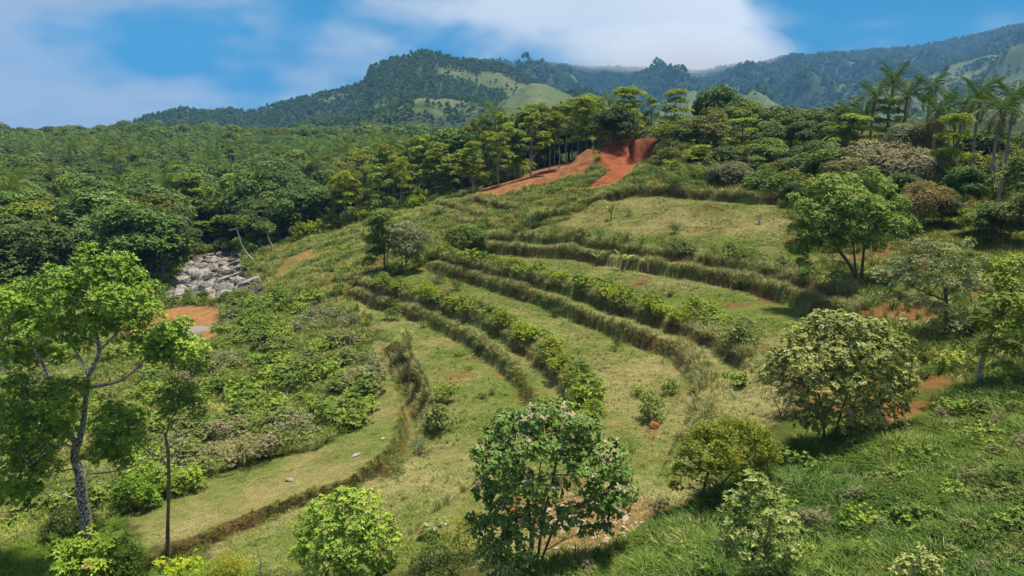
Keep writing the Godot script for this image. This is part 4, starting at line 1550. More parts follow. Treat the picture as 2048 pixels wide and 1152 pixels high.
func leaning(u: float, v: float, u2: float, v2: float, label: String) -> void:
	var a := hit(u, v)
	var b := at_depth(u2, v2, -a.z - 1.0)
	var o := thing("leaning_tree", label, "tree", a)
	tube(bend(Vector3.ZERO, b - a, 0.1, 6), 0.17, 0.09)
	part(o, "trunk", take_wood(), M.dead)
	var cl := []
	for i in 8: cl.append([b - a + Vector3(rng.randf_range(-2.3, 2.3), rng.randf_range(-0.5, 0.8), rng.randf_range(-1.5, 1.5)), rng.randf_range(0.8, 1.2), 0.45])
	foliage(cl, {"den": 5.0, "n": 3, "len": 0.36, "wid": 0.18, "pal": GREENS, "core": 0.5})
	part(o, "crown", take_leaves(), M.leaf)

# a tree given by where its top shows: column, row of the top, depth, mesh, width in picture columns
func top_tree(called: String, label: String, u: float, v: float, d: float, key: String, wpx: float, mat: Material, group: String, bark: Material = null, wide := 8.0) -> Node3D:
	var at := base_of(u, d)
	var top := at_depth(u, v, d).y
	var w := wpx * d / LENS / wide
	var h := maxf(top - at.y, w * 7.0)
	at.y = top - h
	return plant(called, label, "tree", key, mat, at, Vector3(w, h / 10.0, w), group, bark)

# ---------- the grove of slender trees behind the red strip ----------
func build_grove() -> void:
	rng.seed = 111
	var u := 672.0
	var n := 0
	var n_front := 0
	while u < 1262.0:
		var top := ridge_row([640,330, 700,305, 800,285, 880,262, 950,232, 1050,207, 1120,198, 1180,188, 1262,180], u)
		var front := rng.randf() < 0.45
		var d := rng.randf_range(120.0, 130.0) if front else rng.randf_range(132.0, 158.0)
		if u > 1150.0: d += 6.0
		var v := top + (rng.randf_range(15.0, 55.0) if front else rng.randf_range(-4.0, 14.0))
		var k := rng.randi() % 5
		var key: String = ["slender0", "slender1", "slender2", "tier0", "slender0"][k]
		var word: String = ORDINALS[mini(n_front if front else n - n_front, 27)]
		if front: n_front += 1
		top_tree("grove_tree", "%s slender tree from the left along the %s of the grove" % [word, "front" if front else "back"], u, v, d, key, rng.randf_range(48.0, 78.0), [M.leaf, M.leaf_lime, M.leaf_olive][rng.randi() % 3], "slender trees of the grove", M.pale_bark, 5.0 if k != 3 else 7.6)
		u += rng.randf_range(8.0, 14.0)
		n += 1
	# taller trees closing in the head of the stream
	for e in [[395,398,139,"dark1",90,"left of"], [432,408,141,"dome0",80,"over"], [478,392,138,"dark0",95,"right above"], [522,392,120,"dark2",95,"on the bank right of"], [560,372,124,"dome1",100,"higher on the bank right of"], [602,385,126,"tier2",80,"on the spur rim right of"], [640,368,128,"dome0",90,"farthest right on the spur rim above"], [330,420,100,"dark1",130,"on the left bank by the foot of"], [286,440,97,"dome1",130,"second on the left bank from"]]:
		top_tree("bank_tree", "tree standing %s the head of the boulder stream" % e[5] if e[2] > 110 else "big tree %s the boulder stream" % e[5], e[0], e[1], e[2], e[3], e[4], M.leaf_dark if e[3].begins_with("dark") else M.leaf, "trees round the stream head", M.pale_bark)
	# undergrowth trees at the foot of the grove
	for i in 120:
		var uu := rng.randf_range(560.0, 1210.0)
		var dd := forest_edge(uu) + rng.randf_range(-8.0, 14.0)
		var at := base_of(uu, dd)
		if inside("strip", at.x, at.z) or inside("cut", at.x, at.z): continue
		var s := rng.randf_range(1.4, 3.2)
		var ki := rng.randi() % 4
		var gl := "%s %s bush under the grove %s" % ["big" if s > 2.4 else "low", ["deep green", "lime", "olive", "dark"][ki], "by the spur" if uu < 760 else ("in its middle" if uu < 980 else "above the red strip")]
		plant("grove_shrub", gl, "shrub", ["shrub0", "shrub1", "shrub2", "fine1"][ki], [M.leaf, M.leaf_lime][rng.randi() % 2], at, Vector3(s, s, s), gl.replace("bush under", "bushes under"))

# ---------- trees over the hill on the right ----------
func build_hill_trees() -> void:
	rng.seed = 121
	var a := [
		[1170,190,136,"tier0",90,"leaf_lime","flat-topped lime tree left of the dark tree over the cut"], [1252,172,140,"tier1",110,"leaf_lime","tallest flat-topped lime tree behind the red cut"], [1300,190,138,"slender1",80,"leaf","light tree rising behind the right end of the cut"],
		[1345,176,138,"tier0",90,"leaf_lime","lime tree with a tiered crown on the hilltop"], [1400,182,142,"dome2",60,"leaf_dark","bluish pointed tree top on the hill skyline"], [1440,166,140,"dome2",90,"leaf_blue","pale rounded tree on the hill skyline"], [1484,198,134,"dome0",90,"leaf_lime","yellow-green tree right of the pale rounded skyline tree"],
		[1532,206,132,"dome1",90,"leaf","low wide tree where the skyline dips"], [1575,214,130,"dome0",80,"leaf_olive","olive tree at the lowest dip of the skyline"], [1615,214,126,"dome2",80,"leaf","green tree right of the skyline dip"], [1658,208,120,"dome0",80,"leaf_olive","loose olive tree left of the lime umbrella trees"],
		[1226,203,123,"dark1",92,"leaf_dark","dark spreading tree overhanging the red cut"], [1410,212,121,"grey2",125,"leaf_olive","broad brownish tree in the middle of the hilltop"], [1362,236,121,"dome0",80,"leaf_lime","bright tree above the right side of the cut"], [1322,238,124,"slender1",70,"leaf","thin bright tree by the rim of the cut"],
		[1482,234,114,"tier1",95,"leaf_lime","yellow-green tree below the broad brownish one"], [1540,238,112,"dome2",90,"leaf","green tree in the middle of the wooded slope"], [1602,232,108,"dark0",80,"leaf","dark-hearted tree on the wooded slope"], [1660,240,105,"dome0",80,"leaf_olive","dull olive tree beside the dark-hearted one"],
		[1340,292,108,"grey2",75,"leaf_olive","grey bush-like tree right of the cut face"], [1400,288,106,"tier0",80,"leaf_lime","lime tree low on the slope right of the cut"], [1470,282,103,"dark1",125,"leaf","wide dark tree above the blossoming dark bush"], [1532,272,100,"dome0",95,"leaf_lime","yellowish tree in the middle of the right slope"], [1592,286,97,"dark2",85,"leaf","dark round tree on the right slope"], [1645,276,95,"dome1",95,"leaf","mid-green tree next to the dark round one"],
		[1700,226,99,"tier1",110,"leaf_lime","lower lime umbrella tree"], [1765,194,102,"tier0",125,"leaf_lime","upper lime umbrella tree before the palms"], [1892,224,74,"tier1",105,"leaf_lime","tall lime tree with stacked tiers before the palms"], [1850,222,88,"grey0",70,"leaf_olive","grey-green tree between the lime trees"], [1800,232,90,"grey0",90,"leaf","twiggy grey tree below the upper lime umbrella"],
		[1458,316,91,"grey1",84,"leaf_dark","dark bush with pinkish blossom on the field edge"], [1650,292,86,"dome0",115,"leaf_olive","broad olive tree above the dome-shaped tree"], [1752,266,84,"grey1",160,"leaf_matt","broad greyish flowering tree in the middle of the right slope"], [1700,302,80,"grey0",110,"leaf_olive","grey-brown tree under the broad flowering one"], [1832,286,76,"grey1",110,"leaf_matt","greyish flowering tree under the stacked lime tree"], [1600,304,90,"dome2",75,"leaf","bushy tree over the end of the top hedge"],
		[1790,334,70,"dark1",130,"leaf_dark","wide dark tree behind the dome-shaped tree"], [1842,350,60,"grey1",90,"leaf_olive","orange-tinged tree right of the dome-shaped tree"], [1922,328,64,"dome0",95,"leaf_dark","round deep green tree at the clearing's edge"], [1880,382,60,"dark2",90,"leaf_dark","dark low tree behind the clearing"], [1996,392,52,"dark0",120,"leaf","dark green tree at the right of the clearing"], [1955,404,55,"dome0",90,"leaf_lime","yellow-green bushy tree at the back of the clearing"],
		[2040,296,62,"grey2",120,"leaf_matt","grey-green feathery tree at the right edge"], [2050,370,50,"grey2",110,"leaf","olive tree at the right edge above the clearing"], [1590,360,78,"dark2",70,"leaf_dark","dark bush at the right end of the top hedge"], [1560,316,92,"grey2",80,"leaf_olive","olive bush on the slope over the top hedge"], [1510,312,95,"tier2",80,"leaf","tiered green bush beside the blossoming dark bush"],
		[2090,230,84,"dome0",120,"leaf","tree beyond the palms at the picture's edge"], [1955,250,92,"dome1",100,"leaf_dark","dark tree under the right palms"]]
	for e in a:
		top_tree("hill_tree", e[6], e[0], e[1], e[2], e[3], e[4], M[e[5]], "trees on the hill", M.bark)
	# palms with single fronds
	var palms := [[1790,140,106,10.5,"tallest palm on the skyline"], [1752,172,102,8.5,"palm left of the tallest skyline palm"], [1818,172,100,8.0,"palm at the foot of the tallest skyline palm"], [1866,160,98,9.5,"dark skyline palm between the two groups"], [1880,202,84,7.5,"short yellowing palm before the stacked lime tree"],
		[1965,172,82,8.6,"large palm with arching fronds left of the edge group"], [2006,196,76,8.4,"big drooping palm with dry lower fronds"], [2034,178,80,9.0,"palm against the right edge of the picture"], [1930,196,88,8.0,"palm behind the large arching one"], [1700,205,118,7.5,"small dark palm left of the skyline group"], [1730,210,112,7.0,"low palm beside the small dark one"], [1690,250,100,5.0,"short palm in the bushes below the lime umbrella"]]
	for e in palms:
		palm(e[0], e[1], e[2], e[3], e[4])
	palm(686, 345, 124.0, 8.0, "lone palm with yellow-tan fronds in front of the grove", [M.leaf_gold, M.leaf_gold])
	# bushes filling the slope
	for i in 260:
		var u := rng.randf_range(1320.0, 2060.0)
		var d := rng.randf_range(66.0 + 20.0 * smoothstep(1800.0, 1400.0, u), 126.0)
		var at := base_of(u, d)
		if inside("lawn", at.x, at.z) or inside("cut", at.x, at.z) or inside("clearing", at.x, at.z): continue
		var s := rng.randf_range(1.1, 2.6)
		var key: String = ["shrub0", "shrub1", "shrub2", "dryshrub2", "bright1", "dryshrub0", "fine1"][rng.randi() % 7]
		var mi := rng.randi() % 4
		var hl := "%s %s bush on the right slope %s" % ["big" if s > 1.9 else "low", {"d": ["dry", "brown", "tan", "grey"][mi], "s": ["green", "olive", "lime", "dark green"][mi], "b": ["broad-leaved", "bronze-leaved", "bright lime", "deep green"][mi], "f": ["fine-leaved", "olive fine-leaved", "yellowish fine-leaved", "dark fine-leaved"][mi]}[key[0]], "beside the red cut" if u < 1480 else ("over the top hedge" if u < 1680 else ("below the lime trees" if u < 1880 else "under the palms"))]
		plant("hill_shrub", hl, "shrub", key, [M.leaf, M.leaf_olive, M.leaf_lime, M.leaf_dark][mi], at, Vector3(s * 1.2, s, s * 1.2), hl.replace("bush on", "bushes on"))
	# bare grey shrub under the palms
	var at := base_of(1995.0, 66.0)
	var o := thing("dead_tree", "bare pale grey branching tree under the big palms", "dead tree", at)
	var top := at_depth(1995, 300, 66.0).y - at.y
	tube([Vector3(0, -0.3, 0), Vector3(0, top * 0.4, 0)], 0.12, 0.08)
	part(o, "trunk", take_wood(), M.dead)
	for i in 30:
		var b := Vector3(rng.randf_range(-2.4, 2.4), top * rng.randf_range(0.75, 1.05), rng.randf_range(-1.6, 1.6))
		tube(bend(Vector3(b.x * 0.1, top * rng.randf_range(0.25, 0.45), b.z * 0.1), b, 0.1, 4), 0.045, 0.012, 4)
	part(o, "branches", take_wood(), M.dead)

func palm(u: float, v: float, d: float, h: float, label: String, mats := []) -> void:
	var top := at_depth(u, v, d)
	var g := ground(top.x, top.z)
	h = maxf(top.y - g - 1.2, 3.0)
	var o := thing("palm_tree", label, "palm", Vector3(top.x, g, top.z), "palms on the hill")
	tube([Vector3(0, -0.5, 0), Vector3(0.05, h * 0.3, 0), Vector3(-0.06, h * 0.7, 0.04), Vector3(0, h + 0.1, 0)], 0.2, 0.13, 8)
	part(o, "trunk", take_wood(), M.palm_bark)
	var n := 17
	for i in n:
		var f := float(i) / n
		var k := 0 if f < 0.4 else (1 if f < 0.82 else 2)
		var fr := part(o, "frond", G["frond%d" % k], M.leaf_olive if k == 2 else (M.leaf_blue if mats.is_empty() else mats[0]))
		var tilt: float = [lerpf(1.05, 0.35, f / 0.4), lerpf(0.3, -0.25, (f - 0.4) / 0.42), -0.75][k] + rng.randf_range(-0.12, 0.12)
		fr.transform = Transform3D(Basis(Vector3.UP, i * 2.39996 + rng.randf() * 0.3) * Basis(Vector3(0, 0, 1), tilt) * Basis().scaled(Vector3.ONE * rng.randf_range(0.92, 1.1)), Vector3(0, h, 0))

# ---------- the plants nearest the camera ----------
# limbs: [radius at the start, radius at the end, column, row, depth offset, ...]; clumps: column, row, radius in columns, depth offset
func hero(called: String, label: String, category: String, u: float, v: float, limbs: Array, clumps: Array, style: Dictionary, mat: Material, bark: Material, group := "") -> Node3D:
	var at := hit(u, v)
	var d := -at.z
	var o := thing(called, label, category, at, group)
	var nodes := []
	for l in limbs:
		var pts := []
		for i in range(2, l.size(), 3):
			pts.append(at_depth(l[i], l[i + 1], d + l[i + 2]) - at)
		if l[0] >= 0.05: pts[0] = Vector3(pts[0].x, pts[0].y - (0.35 if absf(pts[0].y) < 0.6 else 0.0), pts[0].z)
		var fine := []
		for i in pts.size() - 1:
			for k in 3:
				var a: Vector3 = pts[maxi(i - 1, 0)]
				var e: Vector3 = pts[mini(i + 2, pts.size() - 1)]
				fine.append(pts[i].cubic_interpolate(pts[i + 1], a, e, k / 3.0))
		fine.append(pts[pts.size() - 1])
		tube(fine, l[0], l[1], 8 if l[0] > 0.1 else 6)
		for p in fine: nodes.append(p)
	if nodes.is_empty(): nodes.append(Vector3.ZERO)
	var world := []
	for i in range(0, clumps.size(), 4):
		var c := at_depth(clumps[i], clumps[i + 1], d + clumps[i + 3]) - at
		var r: float = clumps[i + 2] * 1.18 * (d + clumps[i + 3]) / LENS
		r *= rng.randf_range(0.82, 1.2)
		world.append([c, r, style.get("flat", 0.8) * rng.randf_range(0.85, 1.15)])
		if rng.randf() < 0.55:      # a stray shoot past the outline
			var q := (unit() + Vector3.UP * 0.35).normalized()
			world.append([c + q * r * rng.randf_range(1.05, 1.4), r * rng.randf_range(0.22, 0.4), 0.8])
			tube(bend(c, c + q * r * 1.25, 0.0, 2), 0.009, 0.004, 4)
		var best := Vector3.ZERO
		var cost := 1e9
		for p in nodes:
			var k: float = p.distance_to(c) + (3.0 * maxf(0.0, p.y - c.y + 0.1))
			if k < cost:
				cost = k
				best = p
		tube(bend(best, c, 0.05, 4), style.get("twig", 0.025), 0.008, 5)
		for j in 4:
			tube(bend(best.lerp(c, 0.75), c + unit() * r * 0.85, 0.0, 2), 0.01, 0.004, 4)
	part(o, "trunk" if category == "tree" else "stem", take_wood(), bark)
	if style.has("lumps"):
		var fine := []
		for w in world:
			for i in style.lumps:
				var q := unit()
				q.y = absf(q.y) * 0.9 - 0.15
				fine.append([w[0] + q * w[1] * 0.8, w[1] * rng.randf_range(0.28, 0.42), 0.85])
		world = fine
	foliage(world, style.merged({"den": style.den * 2.5, "len": style.len * 0.74, "wid": style.wid * 0.78, "old": 0.007}, true))
	part(o, "crown", take_leaves(), mat)
	return o

func build_hero_plants() -> void:
	rng.seed = 131
	var oakish := {"den": 15.0, "n": 5, "len": 0.21, "wid": 0.085, "pal": [Color(0.087, 0.161, 0.018), Color(0.148, 0.250, 0.026), Color(0.252, 0.354, 0.039)], "open": 1.0, "droop": 0.15, "big": false, "core": 0.35, "up": 0.9, "twig": 0.03}
	hero("spreading_tree", "tall tree with white-flecked forked trunk rising at the lower left", "tree", 172, 1098,
		[[0.25, 0.17, 174,1098,0, 170,1030,0, 160,955,0, 150,905,0.1, 158,880,0.1], [0.13, 0.06, 155,890,0.1, 130,850,-0.4, 118,810,-0.6, 100,760,-0.8, 70,700,-0.9], [0.14, 0.05, 158,885,0.1, 167,840,0.3, 172,790,0.2, 178,750,0.1, 198,705,0.3, 190,650,0.2, 205,590,0.1],
		[0.07, 0.03, 176,775,0.1, 235,764,-0.5, 268,742,-0.8, 295,715,-0.9, 330,700,-1.0], [0.06, 0.025, 120,815,-0.5, 64,782,0.5, 30,760,0.9, 0,735,1.2], [0.06, 0.02, 178,750,0.1, 150,700,0.9, 110,650,1.3, 90,610,1.4], [0.05, 0.02, 196,705,0.3, 250,650,0.9, 290,610,1.2],
		[0.045, 0.02, 172,948,0, 235,942,-0.5, 285,925,-0.8, 322,905,-0.9], [0.05, 0.02, 150,900,0, 135,890,-1.0, 100,900,-1.4, 60,930,-1.6]],
		[230,545,38,0.2, 265,560,30,1.0, 185,550,38,-0.4, 135,565,36,0.8, 90,575,34,-0.5, 45,595,36,0.4, 10,610,36,-0.8, 70,620,36,1.4, 120,615,34,-1.0, 170,600,36,1.2, 225,600,34,-1.2, 275,595,32,0.0, 300,580,22,0.7, 300,625,26,-0.6,
		25,655,38,1.0, 75,665,34,-1.2, 130,660,32,0.8, 185,650,32,-0.5, 240,650,34,0.9, 275,655,24,-0.9, 10,710,34,0.0, 60,715,30,0.6, 115,705,28,1.5, 160,690,24,-1.2, 30,770,30,-1.3, 0,820,40,0.5,
		300,690,28,-0.9, 335,665,30,-1.2, 365,650,20,-0.8, 350,690,34,-0.6, 380,700,28,-1.2, 320,705,24,-0.4, 395,735,20,-0.9, 360,725,20,-1.3,
		70,810,36,-1.2, 120,820,30,-1.6, 30,840,42,-0.5, 75,855,40,-1.4, 125,860,30,-1.0, 20,900,42,-1.2, 70,905,40,-0.6, 40,950,38,-1.4, 95,940,28,-1.2, 15,985,28,-0.4, 60,980,20,-1.5,
		225,845,34,-1.2, 260,835,26,-0.8, 230,885,36,-0.6, 265,880,28,-1.3, 205,905,24,-1.0, 250,915,24,-0.4, 225,820,20,-0.3, 150,780,24,-1.4, 110,770,26,-1.0],
		oakish, M.leaf_gloss, M.mottled_bark)
	var feather := {"den": 6.5, "n": 5, "len": 0.34, "wid": 0.08, "pal": [Color(0.09, 0.155, 0.03), Color(0.14, 0.21, 0.045), Color(0.19, 0.26, 0.06)], "open": 1.2, "droop": 0.4, "core": 0.2, "up": 1.2, "flat": 0.5, "twig": 0.016}
	hero("slender_sapling", "slender tree with a tuft of feathery drooping leaves beside the ditch", "tree", 333, 1118,
		[[0.085, 0.06, 333,1118,0, 336,1040,0, 338,960,0, 336,905,0, 330,868,0], [0.04, 0.02, 331,872,0, 342,842,0.1, 356,815,0.2, 362,795,0.2], [0.03, 0.012, 330,868,0, 312,862,-0.2, 290,858,-0.3, 282,838,-0.3], [0.03, 0.012, 337,940,0, 325,915,-0.3, 322,895,-0.3]],
		[350,800,26,0, 378,805,26,0.3, 330,790,22,-0.3, 365,780,24,0.1, 395,825,20,0.2, 340,822,20,0.2, 410,838,13,0.0, 352,765,16,0.0, 385,775,18,-0.2, 400,800,16,0.3, 315,810,14,0.1], feather, M.leaf, M.brown_bark)
	var hang := {"tip": [Color(0.20, 0.19, 0.09), Color(0.30, 0.24, 0.15), Color(0.15, 0.20, 0.06)], "den": 9.5, "n": 5, "len": 0.21, "wid": 0.105, "pal": [Color(0.055, 0.113, 0.021), Color(0.098, 0.173, 0.029), Color(0.147, 0.227, 0.044)], "open": 1.0, "droop": 0.85, "big": true, "core": 0.45, "up": 0.6, "twig": 0.022}
	var mid := hero("broadleaf_tree", "many-stemmed tree with drooping dark leaves on the stony lower terrace", "tree", 1062, 1142,
		[[0.06, 0.03, 1058,1142,0, 1062,1060,0, 1048,960,0.3, 1018,880,0.4], [0.06, 0.03, 1072,1142,0, 1084,1050,-0.2, 1108,950,-0.2, 1118,875,0.0], [0.05, 0.02, 1080,1110,0, 1122,1030,-0.3, 1180,1002,-0.4, 1232,962,-0.2], [0.045, 0.02, 1066,1100,0, 1072,1000,0.6, 1085,900,0.8]],
		[985,880,36,0.2, 1020,852,38,0.4, 1060,838,40,0.0, 1100,830,38,0.5, 1140,846,36,-0.3, 1180,858,28,0.3, 962,905,24,-0.2, 1000,925,38,-0.5, 1050,895,44,-0.6, 1110,895,42,-0.5, 1160,895,42,0.4, 1205,915,42,0.0, 1238,950,32,-0.3, 1215,985,38,-0.5, 1165,955,36,-0.7,
		1095,975,34,-0.8, 1040,970,42,-0.6, 995,985,34,0.2, 1190,1020,30,0.1, 1240,1010,26,0.2, 1140,1030,28,-0.6, 1215,1055,18,-0.1, 1230,900,22,0.7, 1070,1020,24,-0.7, 975,945,24,0.5, 1010,1030,34,-0.2, 1050,1050,30,-0.6, 1100,1050,22,-0.5, 1250,980,24,0.1, 1175,1060,18,0.0, 965,980,24,0.3], hang, M.leaf_gloss, M.bark)
	mid.set_meta("kind", "thing")
	# pale young shoots at its top stand as a separate tuft of colour on the same crown
	hero("leafy_bush", "dark leafy bush at the foot of the many-stemmed tree", "shrub", 1000, 1160, [], [985,1060,38,0, 955,1045,26,0.3, 1020,1090,38,-0.3, 1055,1120,28,0, 975,1105,34,-0.4, 1010,1135,34,-0.5], hang, M.leaf_gloss, M.bark)
	var needle := {"den": 30.0, "n": 5, "len": 0.12, "wid": 0.028, "pal": [Color(0.104, 0.145, 0.016), Color(0.174, 0.209, 0.023), Color(0.278, 0.274, 0.039)], "open": 0.7, "droop": 0.0, "core": 0.6, "up": 1.2}
	hero("fine_leaved_bush", "yellow-green fine-leaved bush left of the many-stemmed tree", "shrub", 925, 1112, [], [915,1062,30,0, 950,1045,24,0.2, 895,1085,24,0.1, 935,1085,28,-0.2], needle, M.leaf, M.bark)
	hero("fine_leaved_bush", "dark fine-leaved bush at the bottom edge under the yellow-green one", "shrub", 872, 1165, [], [870,1115,30,0, 842,1132,24,0.2, 905,1128,26,0.1, 875,1145,30,-0.2], needle.merged({"pal": DARKS, "wid": 0.045}, true), M.leaf, M.bark)
	var citrus := {"den": 11.0, "n": 5, "len": 0.19, "wid": 0.08, "pal": [Color(0.096, 0.169, 0.019), Color(0.174, 0.266, 0.029), Color(0.296, 0.378, 0.041)], "open": 1.0, "droop": 0.2, "big": true, "core": 0.5, "up": 0.9}
	hero("lime_leaved_tree", "bushy lime-leaved tree at the bottom beside the ditch", "tree", 690, 1170, [[0.06, 0.03, 690,1170,0, 688,1110,0, 690,1040,0.1], [0.04, 0.02, 690,1130,0, 730,1070,0.2, 745,1030,0.3], [0.04, 0.02, 688,1130,0, 650,1080,-0.2, 630,1040,-0.1]],
		[690,1000,34,0.1, 728,1008,32,0.3, 650,1018,32,0.2, 612,1055,30,0, 660,1055,40,-0.4, 712,1050,40,-0.3, 755,1050,32,0.2, 782,1075,22,0.1, 630,1095,36,-0.4, 685,1100,42,-0.6, 740,1095,36,-0.4, 600,1110,24,0.1, 640,1135,34,-0.3, 710,1140,36,-0.4, 765,1120,24,0], citrus, M.leaf_gloss, M.bark)
	hero("round_bush", "dense domed bush with fine yellow-green leaves on the stony slope", "shrub", 1405, 1008, [[0.05, 0.03, 1402,1008,0, 1410,965,0, 1430,920,0.2], [0.04, 0.02, 1408,1005,0, 1450,960,0.1, 1490,920,0.2]],
		[1440,872,40,0.3, 1400,888,34,0.2, 1480,872,38,0.4, 1515,895,34,0.3, 1380,920,30,0, 1365,950,24,0, 1430,915,46,-0.4, 1480,915,42,-0.3, 1540,920,22,0.3, 1410,950,34,-0.5, 1355,975,16,0, 1460,945,30,-0.4, 1515,935,26,0], needle.merged({"wid": 0.045, "den": 30.0, "core": 0.8, "lumps": 9}, true), M.leaf, M.bark)
	var velvet := {"tip": [Color(0.34, 0.34, 0.17), Color(0.28, 0.31, 0.13)], "den": 9.5, "n": 6, "len": 0.20, "wid": 0.075, "pal": [Color(0.106, 0.161, 0.032), Color(0.174, 0.230, 0.051), Color(0.348, 0.380, 0.110)], "open": 0.85, "droop": 0.05, "big": true, "core": 0.5, "up": 1.2}
	hero("velvet_leaved_shrub", "pale velvety-leaved shrub in front of the domed bush", "shrub", 1515, 1178, [], [1512,972,24,0, 1482,1000,28,0.2, 1548,1000,28,0.1, 1462,1045,30,0.1, 1515,1035,38,-0.3, 1568,1050,28,0, 1495,1085,42,-0.4, 1550,1095,36,-0.3, 1455,1095,26,0, 1515,1130,38,-0.4, 1585,1100,18,0.2], velvet, M.leaf, M.bark)
	var greyish := {"tip": [Color(0.33, 0.34, 0.18), Color(0.27, 0.30, 0.14)], "den": 8.0, "n": 6, "len": 0.24, "wid": 0.095, "pal": [Color(0.093, 0.132, 0.026), Color(0.155, 0.196, 0.041), Color(0.323, 0.322, 0.097)], "open": 1.0, "droop": 0.15, "big": true, "core": 0.5, "up": 1.1, "twig": 0.025}
	hero("grey_leaved_bush", "large grey-green bush with big pale leaves at the edge of the bank", "shrub", 1650, 890, [[0.06, 0.03, 1650,890,0, 1645,820,0, 1620,740,0.2], [0.06, 0.03, 1660,890,0, 1690,800,0.2, 1720,720,0.4]],
		[1600,682,36,0.4, 1648,662,38,0.6, 1700,655,38,0.3, 1748,662,40,0.6, 1790,690,36,0.4, 1562,712,28,0.2, 1545,750,22,0.1, 1605,730,44,-0.2, 1665,715,46,-0.3, 1730,715,46,-0.1, 1790,740,34,0.3, 1590,785,34,-0.3, 1640,775,42,-0.6, 1700,770,46,-0.7, 1755,780,40,-0.4, 1620,835,32,-0.2, 1675,830,38,-0.6, 1735,835,38,-0.5, 1790,810,30,0.1, 1815,770,24,0.4], greyish, M.leaf, M.bark)
	var droopy := {"den": 6.5, "n": 5, "len": 0.42, "wid": 0.13, "pal": [Color(0.096, 0.153, 0.029), Color(0.148, 0.217, 0.039), Color(0.217, 0.290, 0.058)], "open": 1.0, "droop": 0.5, "core": 0.4, "up": 0.9, "flat": 0.7, "twig": 0.05}
	hero("dome_shaped_tree", "dome-shaped tree with long drooping leaves at the end of the upper terraces", "tree", 1728, 566, [[0.16, 0.07, 1728,566,0, 1700,530,0.2, 1670,490,0.4, 1650,450,0.5], [0.13, 0.05, 1724,560,0, 1728,500,0.6, 1745,430,1.0], [0.1, 0.04, 1712,545,0.1, 1705,480,1.2, 1695,410,1.6]],
		[1700,370,30,1.0, 1655,380,30,0.5, 1745,378,30,1.4, 1620,415,28,0, 1785,412,28,0.8, 1690,405,36,-1.0, 1735,420,34,-0.8, 1602,455,24,0.4, 1650,440,32,-1.2, 1595,495,20,0.2, 1622,485,22,-0.8, 1780,450,28,-0.6, 1810,445,20,0.6, 1665,485,24,-1.4, 1700,470,26,-1.8, 1745,480,24,-1.2, 1605,525,13,0, 1830,455,12,1.0], droopy, M.leaf, M.bark)
	var tiers := {"den": 9.0, "n": 4, "len": 0.24, "wid": 0.085, "pal": [Color(0.075, 0.10, 0.04), Color(0.15, 0.18, 0.075), Color(0.32, 0.33, 0.17)], "open": 1.2, "droop": 0.35, "core": 0.25, "up": 1.0, "flat": 0.38, "twig": 0.03}
	hero("tiered_tree", "grey-green tree with flat tiers of pale-topped leaves", "tree", 1895, 668, [[0.13, 0.06, 1895,668,0, 1893,610,0, 1888,560,0.2, 1875,505,0.3], [0.05, 0.02, 1890,600,0, 1840,580,-0.4, 1800,560,-0.6], [0.05, 0.02, 1890,590,0, 1930,565,-0.5, 1955,560,-0.6]],
		[1850,488,32,0.2, 1885,498,30,0.8, 1800,530,34,0.2, 1850,524,40,-0.6, 1905,528,40,0.6, 1770,548,26,0.4, 1825,556,38,-0.8, 1885,560,38,-0.9, 1940,556,36,0.3, 1965,580,22,0.6, 1830,605,30,0.3, 1880,618,34,-0.7, 1935,632,32,0.2, 1900,648,28,-0.9, 1790,590,22,0.6], tiers, M.leaf, M.bark)
	var yellow := {"den": 8.5, "n": 5, "len": 0.22, "wid": 0.09, "pal": [Color(0.13, 0.19, 0.02), Color(0.19, 0.25, 0.03), Color(0.28, 0.31, 0.05)], "open": 1.1, "droop": 0.15, "big": true, "core": 0.3, "up": 1.0, "flat": 0.5, "twig": 0.02}
	hero("yellow_green_tree", "bright yellow-green tree with pale trunk at the right edge", "tree", 1957, 782, [[0.09, 0.06, 1957,782,0, 1960,740,0, 1972,690,0.2, 2000,630,0.4, 2030,570,0.6], [0.035, 0.015, 1965,720,0.1, 1930,735,-0.3, 1895,728,-0.4], [0.04, 0.015, 1972,700,0.1, 2020,730,-0.5, 2060,745,-0.6], [0.04, 0.015, 1975,690,0.2, 2030,670,0.2, 2080,660,0.3]],
		[2020,560,34,0.6, 1988,600,30,0.2, 2040,600,36,-0.3, 2075,560,40,0.6, 2000,650,32,-0.2, 2042,665,36,-0.5, 1960,705,18,-0.2, 1905,712,20,-0.4, 1930,722,20,-0.2, 2012,735,22,-0.5, 2045,765,24,-0.4, 2085,640,44,0.4, 2090,720,40,0.0, 1880,725,14,-0.3, 2030,525,28,0.9, 1990,560,28,0.8, 1965,640,24,0.3, 2060,620,40,-0.2, 2020,700,30,-0.4, 1985,690,22,-0.3, 2060,790,26,-0.5, 1990,530,18,1.0], yellow, M.leaf, M.pale_bark)
	# trees on the spur
	var spur := {"den": 7.0, "n": 4, "len": 0.40, "wid": 0.13, "pal": GREENS, "open": 1.1, "droop": 0.3, "core": 0.3, "up": 1.0, "flat": 0.5, "twig": 0.03}
	hero("spur_tree", "tall thin dark green tree on the spur, the taller of two", "tree", 770, 545, [[0.13, 0.05, 770,545,0, 768,500,0, 764,450,0, 765,425,0], [0.08, 0.03, 772,545,0, 776,500,0.3, 780,460,0.4]],
		[765,428,18,0, 750,446,20,0.6, 782,448,18,-0.5, 764,466,24,0.4, 742,480,16,-0.4, 778,488,20,0.6, 752,505,17,0.2, 738,522,13,-0.3, 786,468,14,0.4], spur, M.leaf, M.bark)
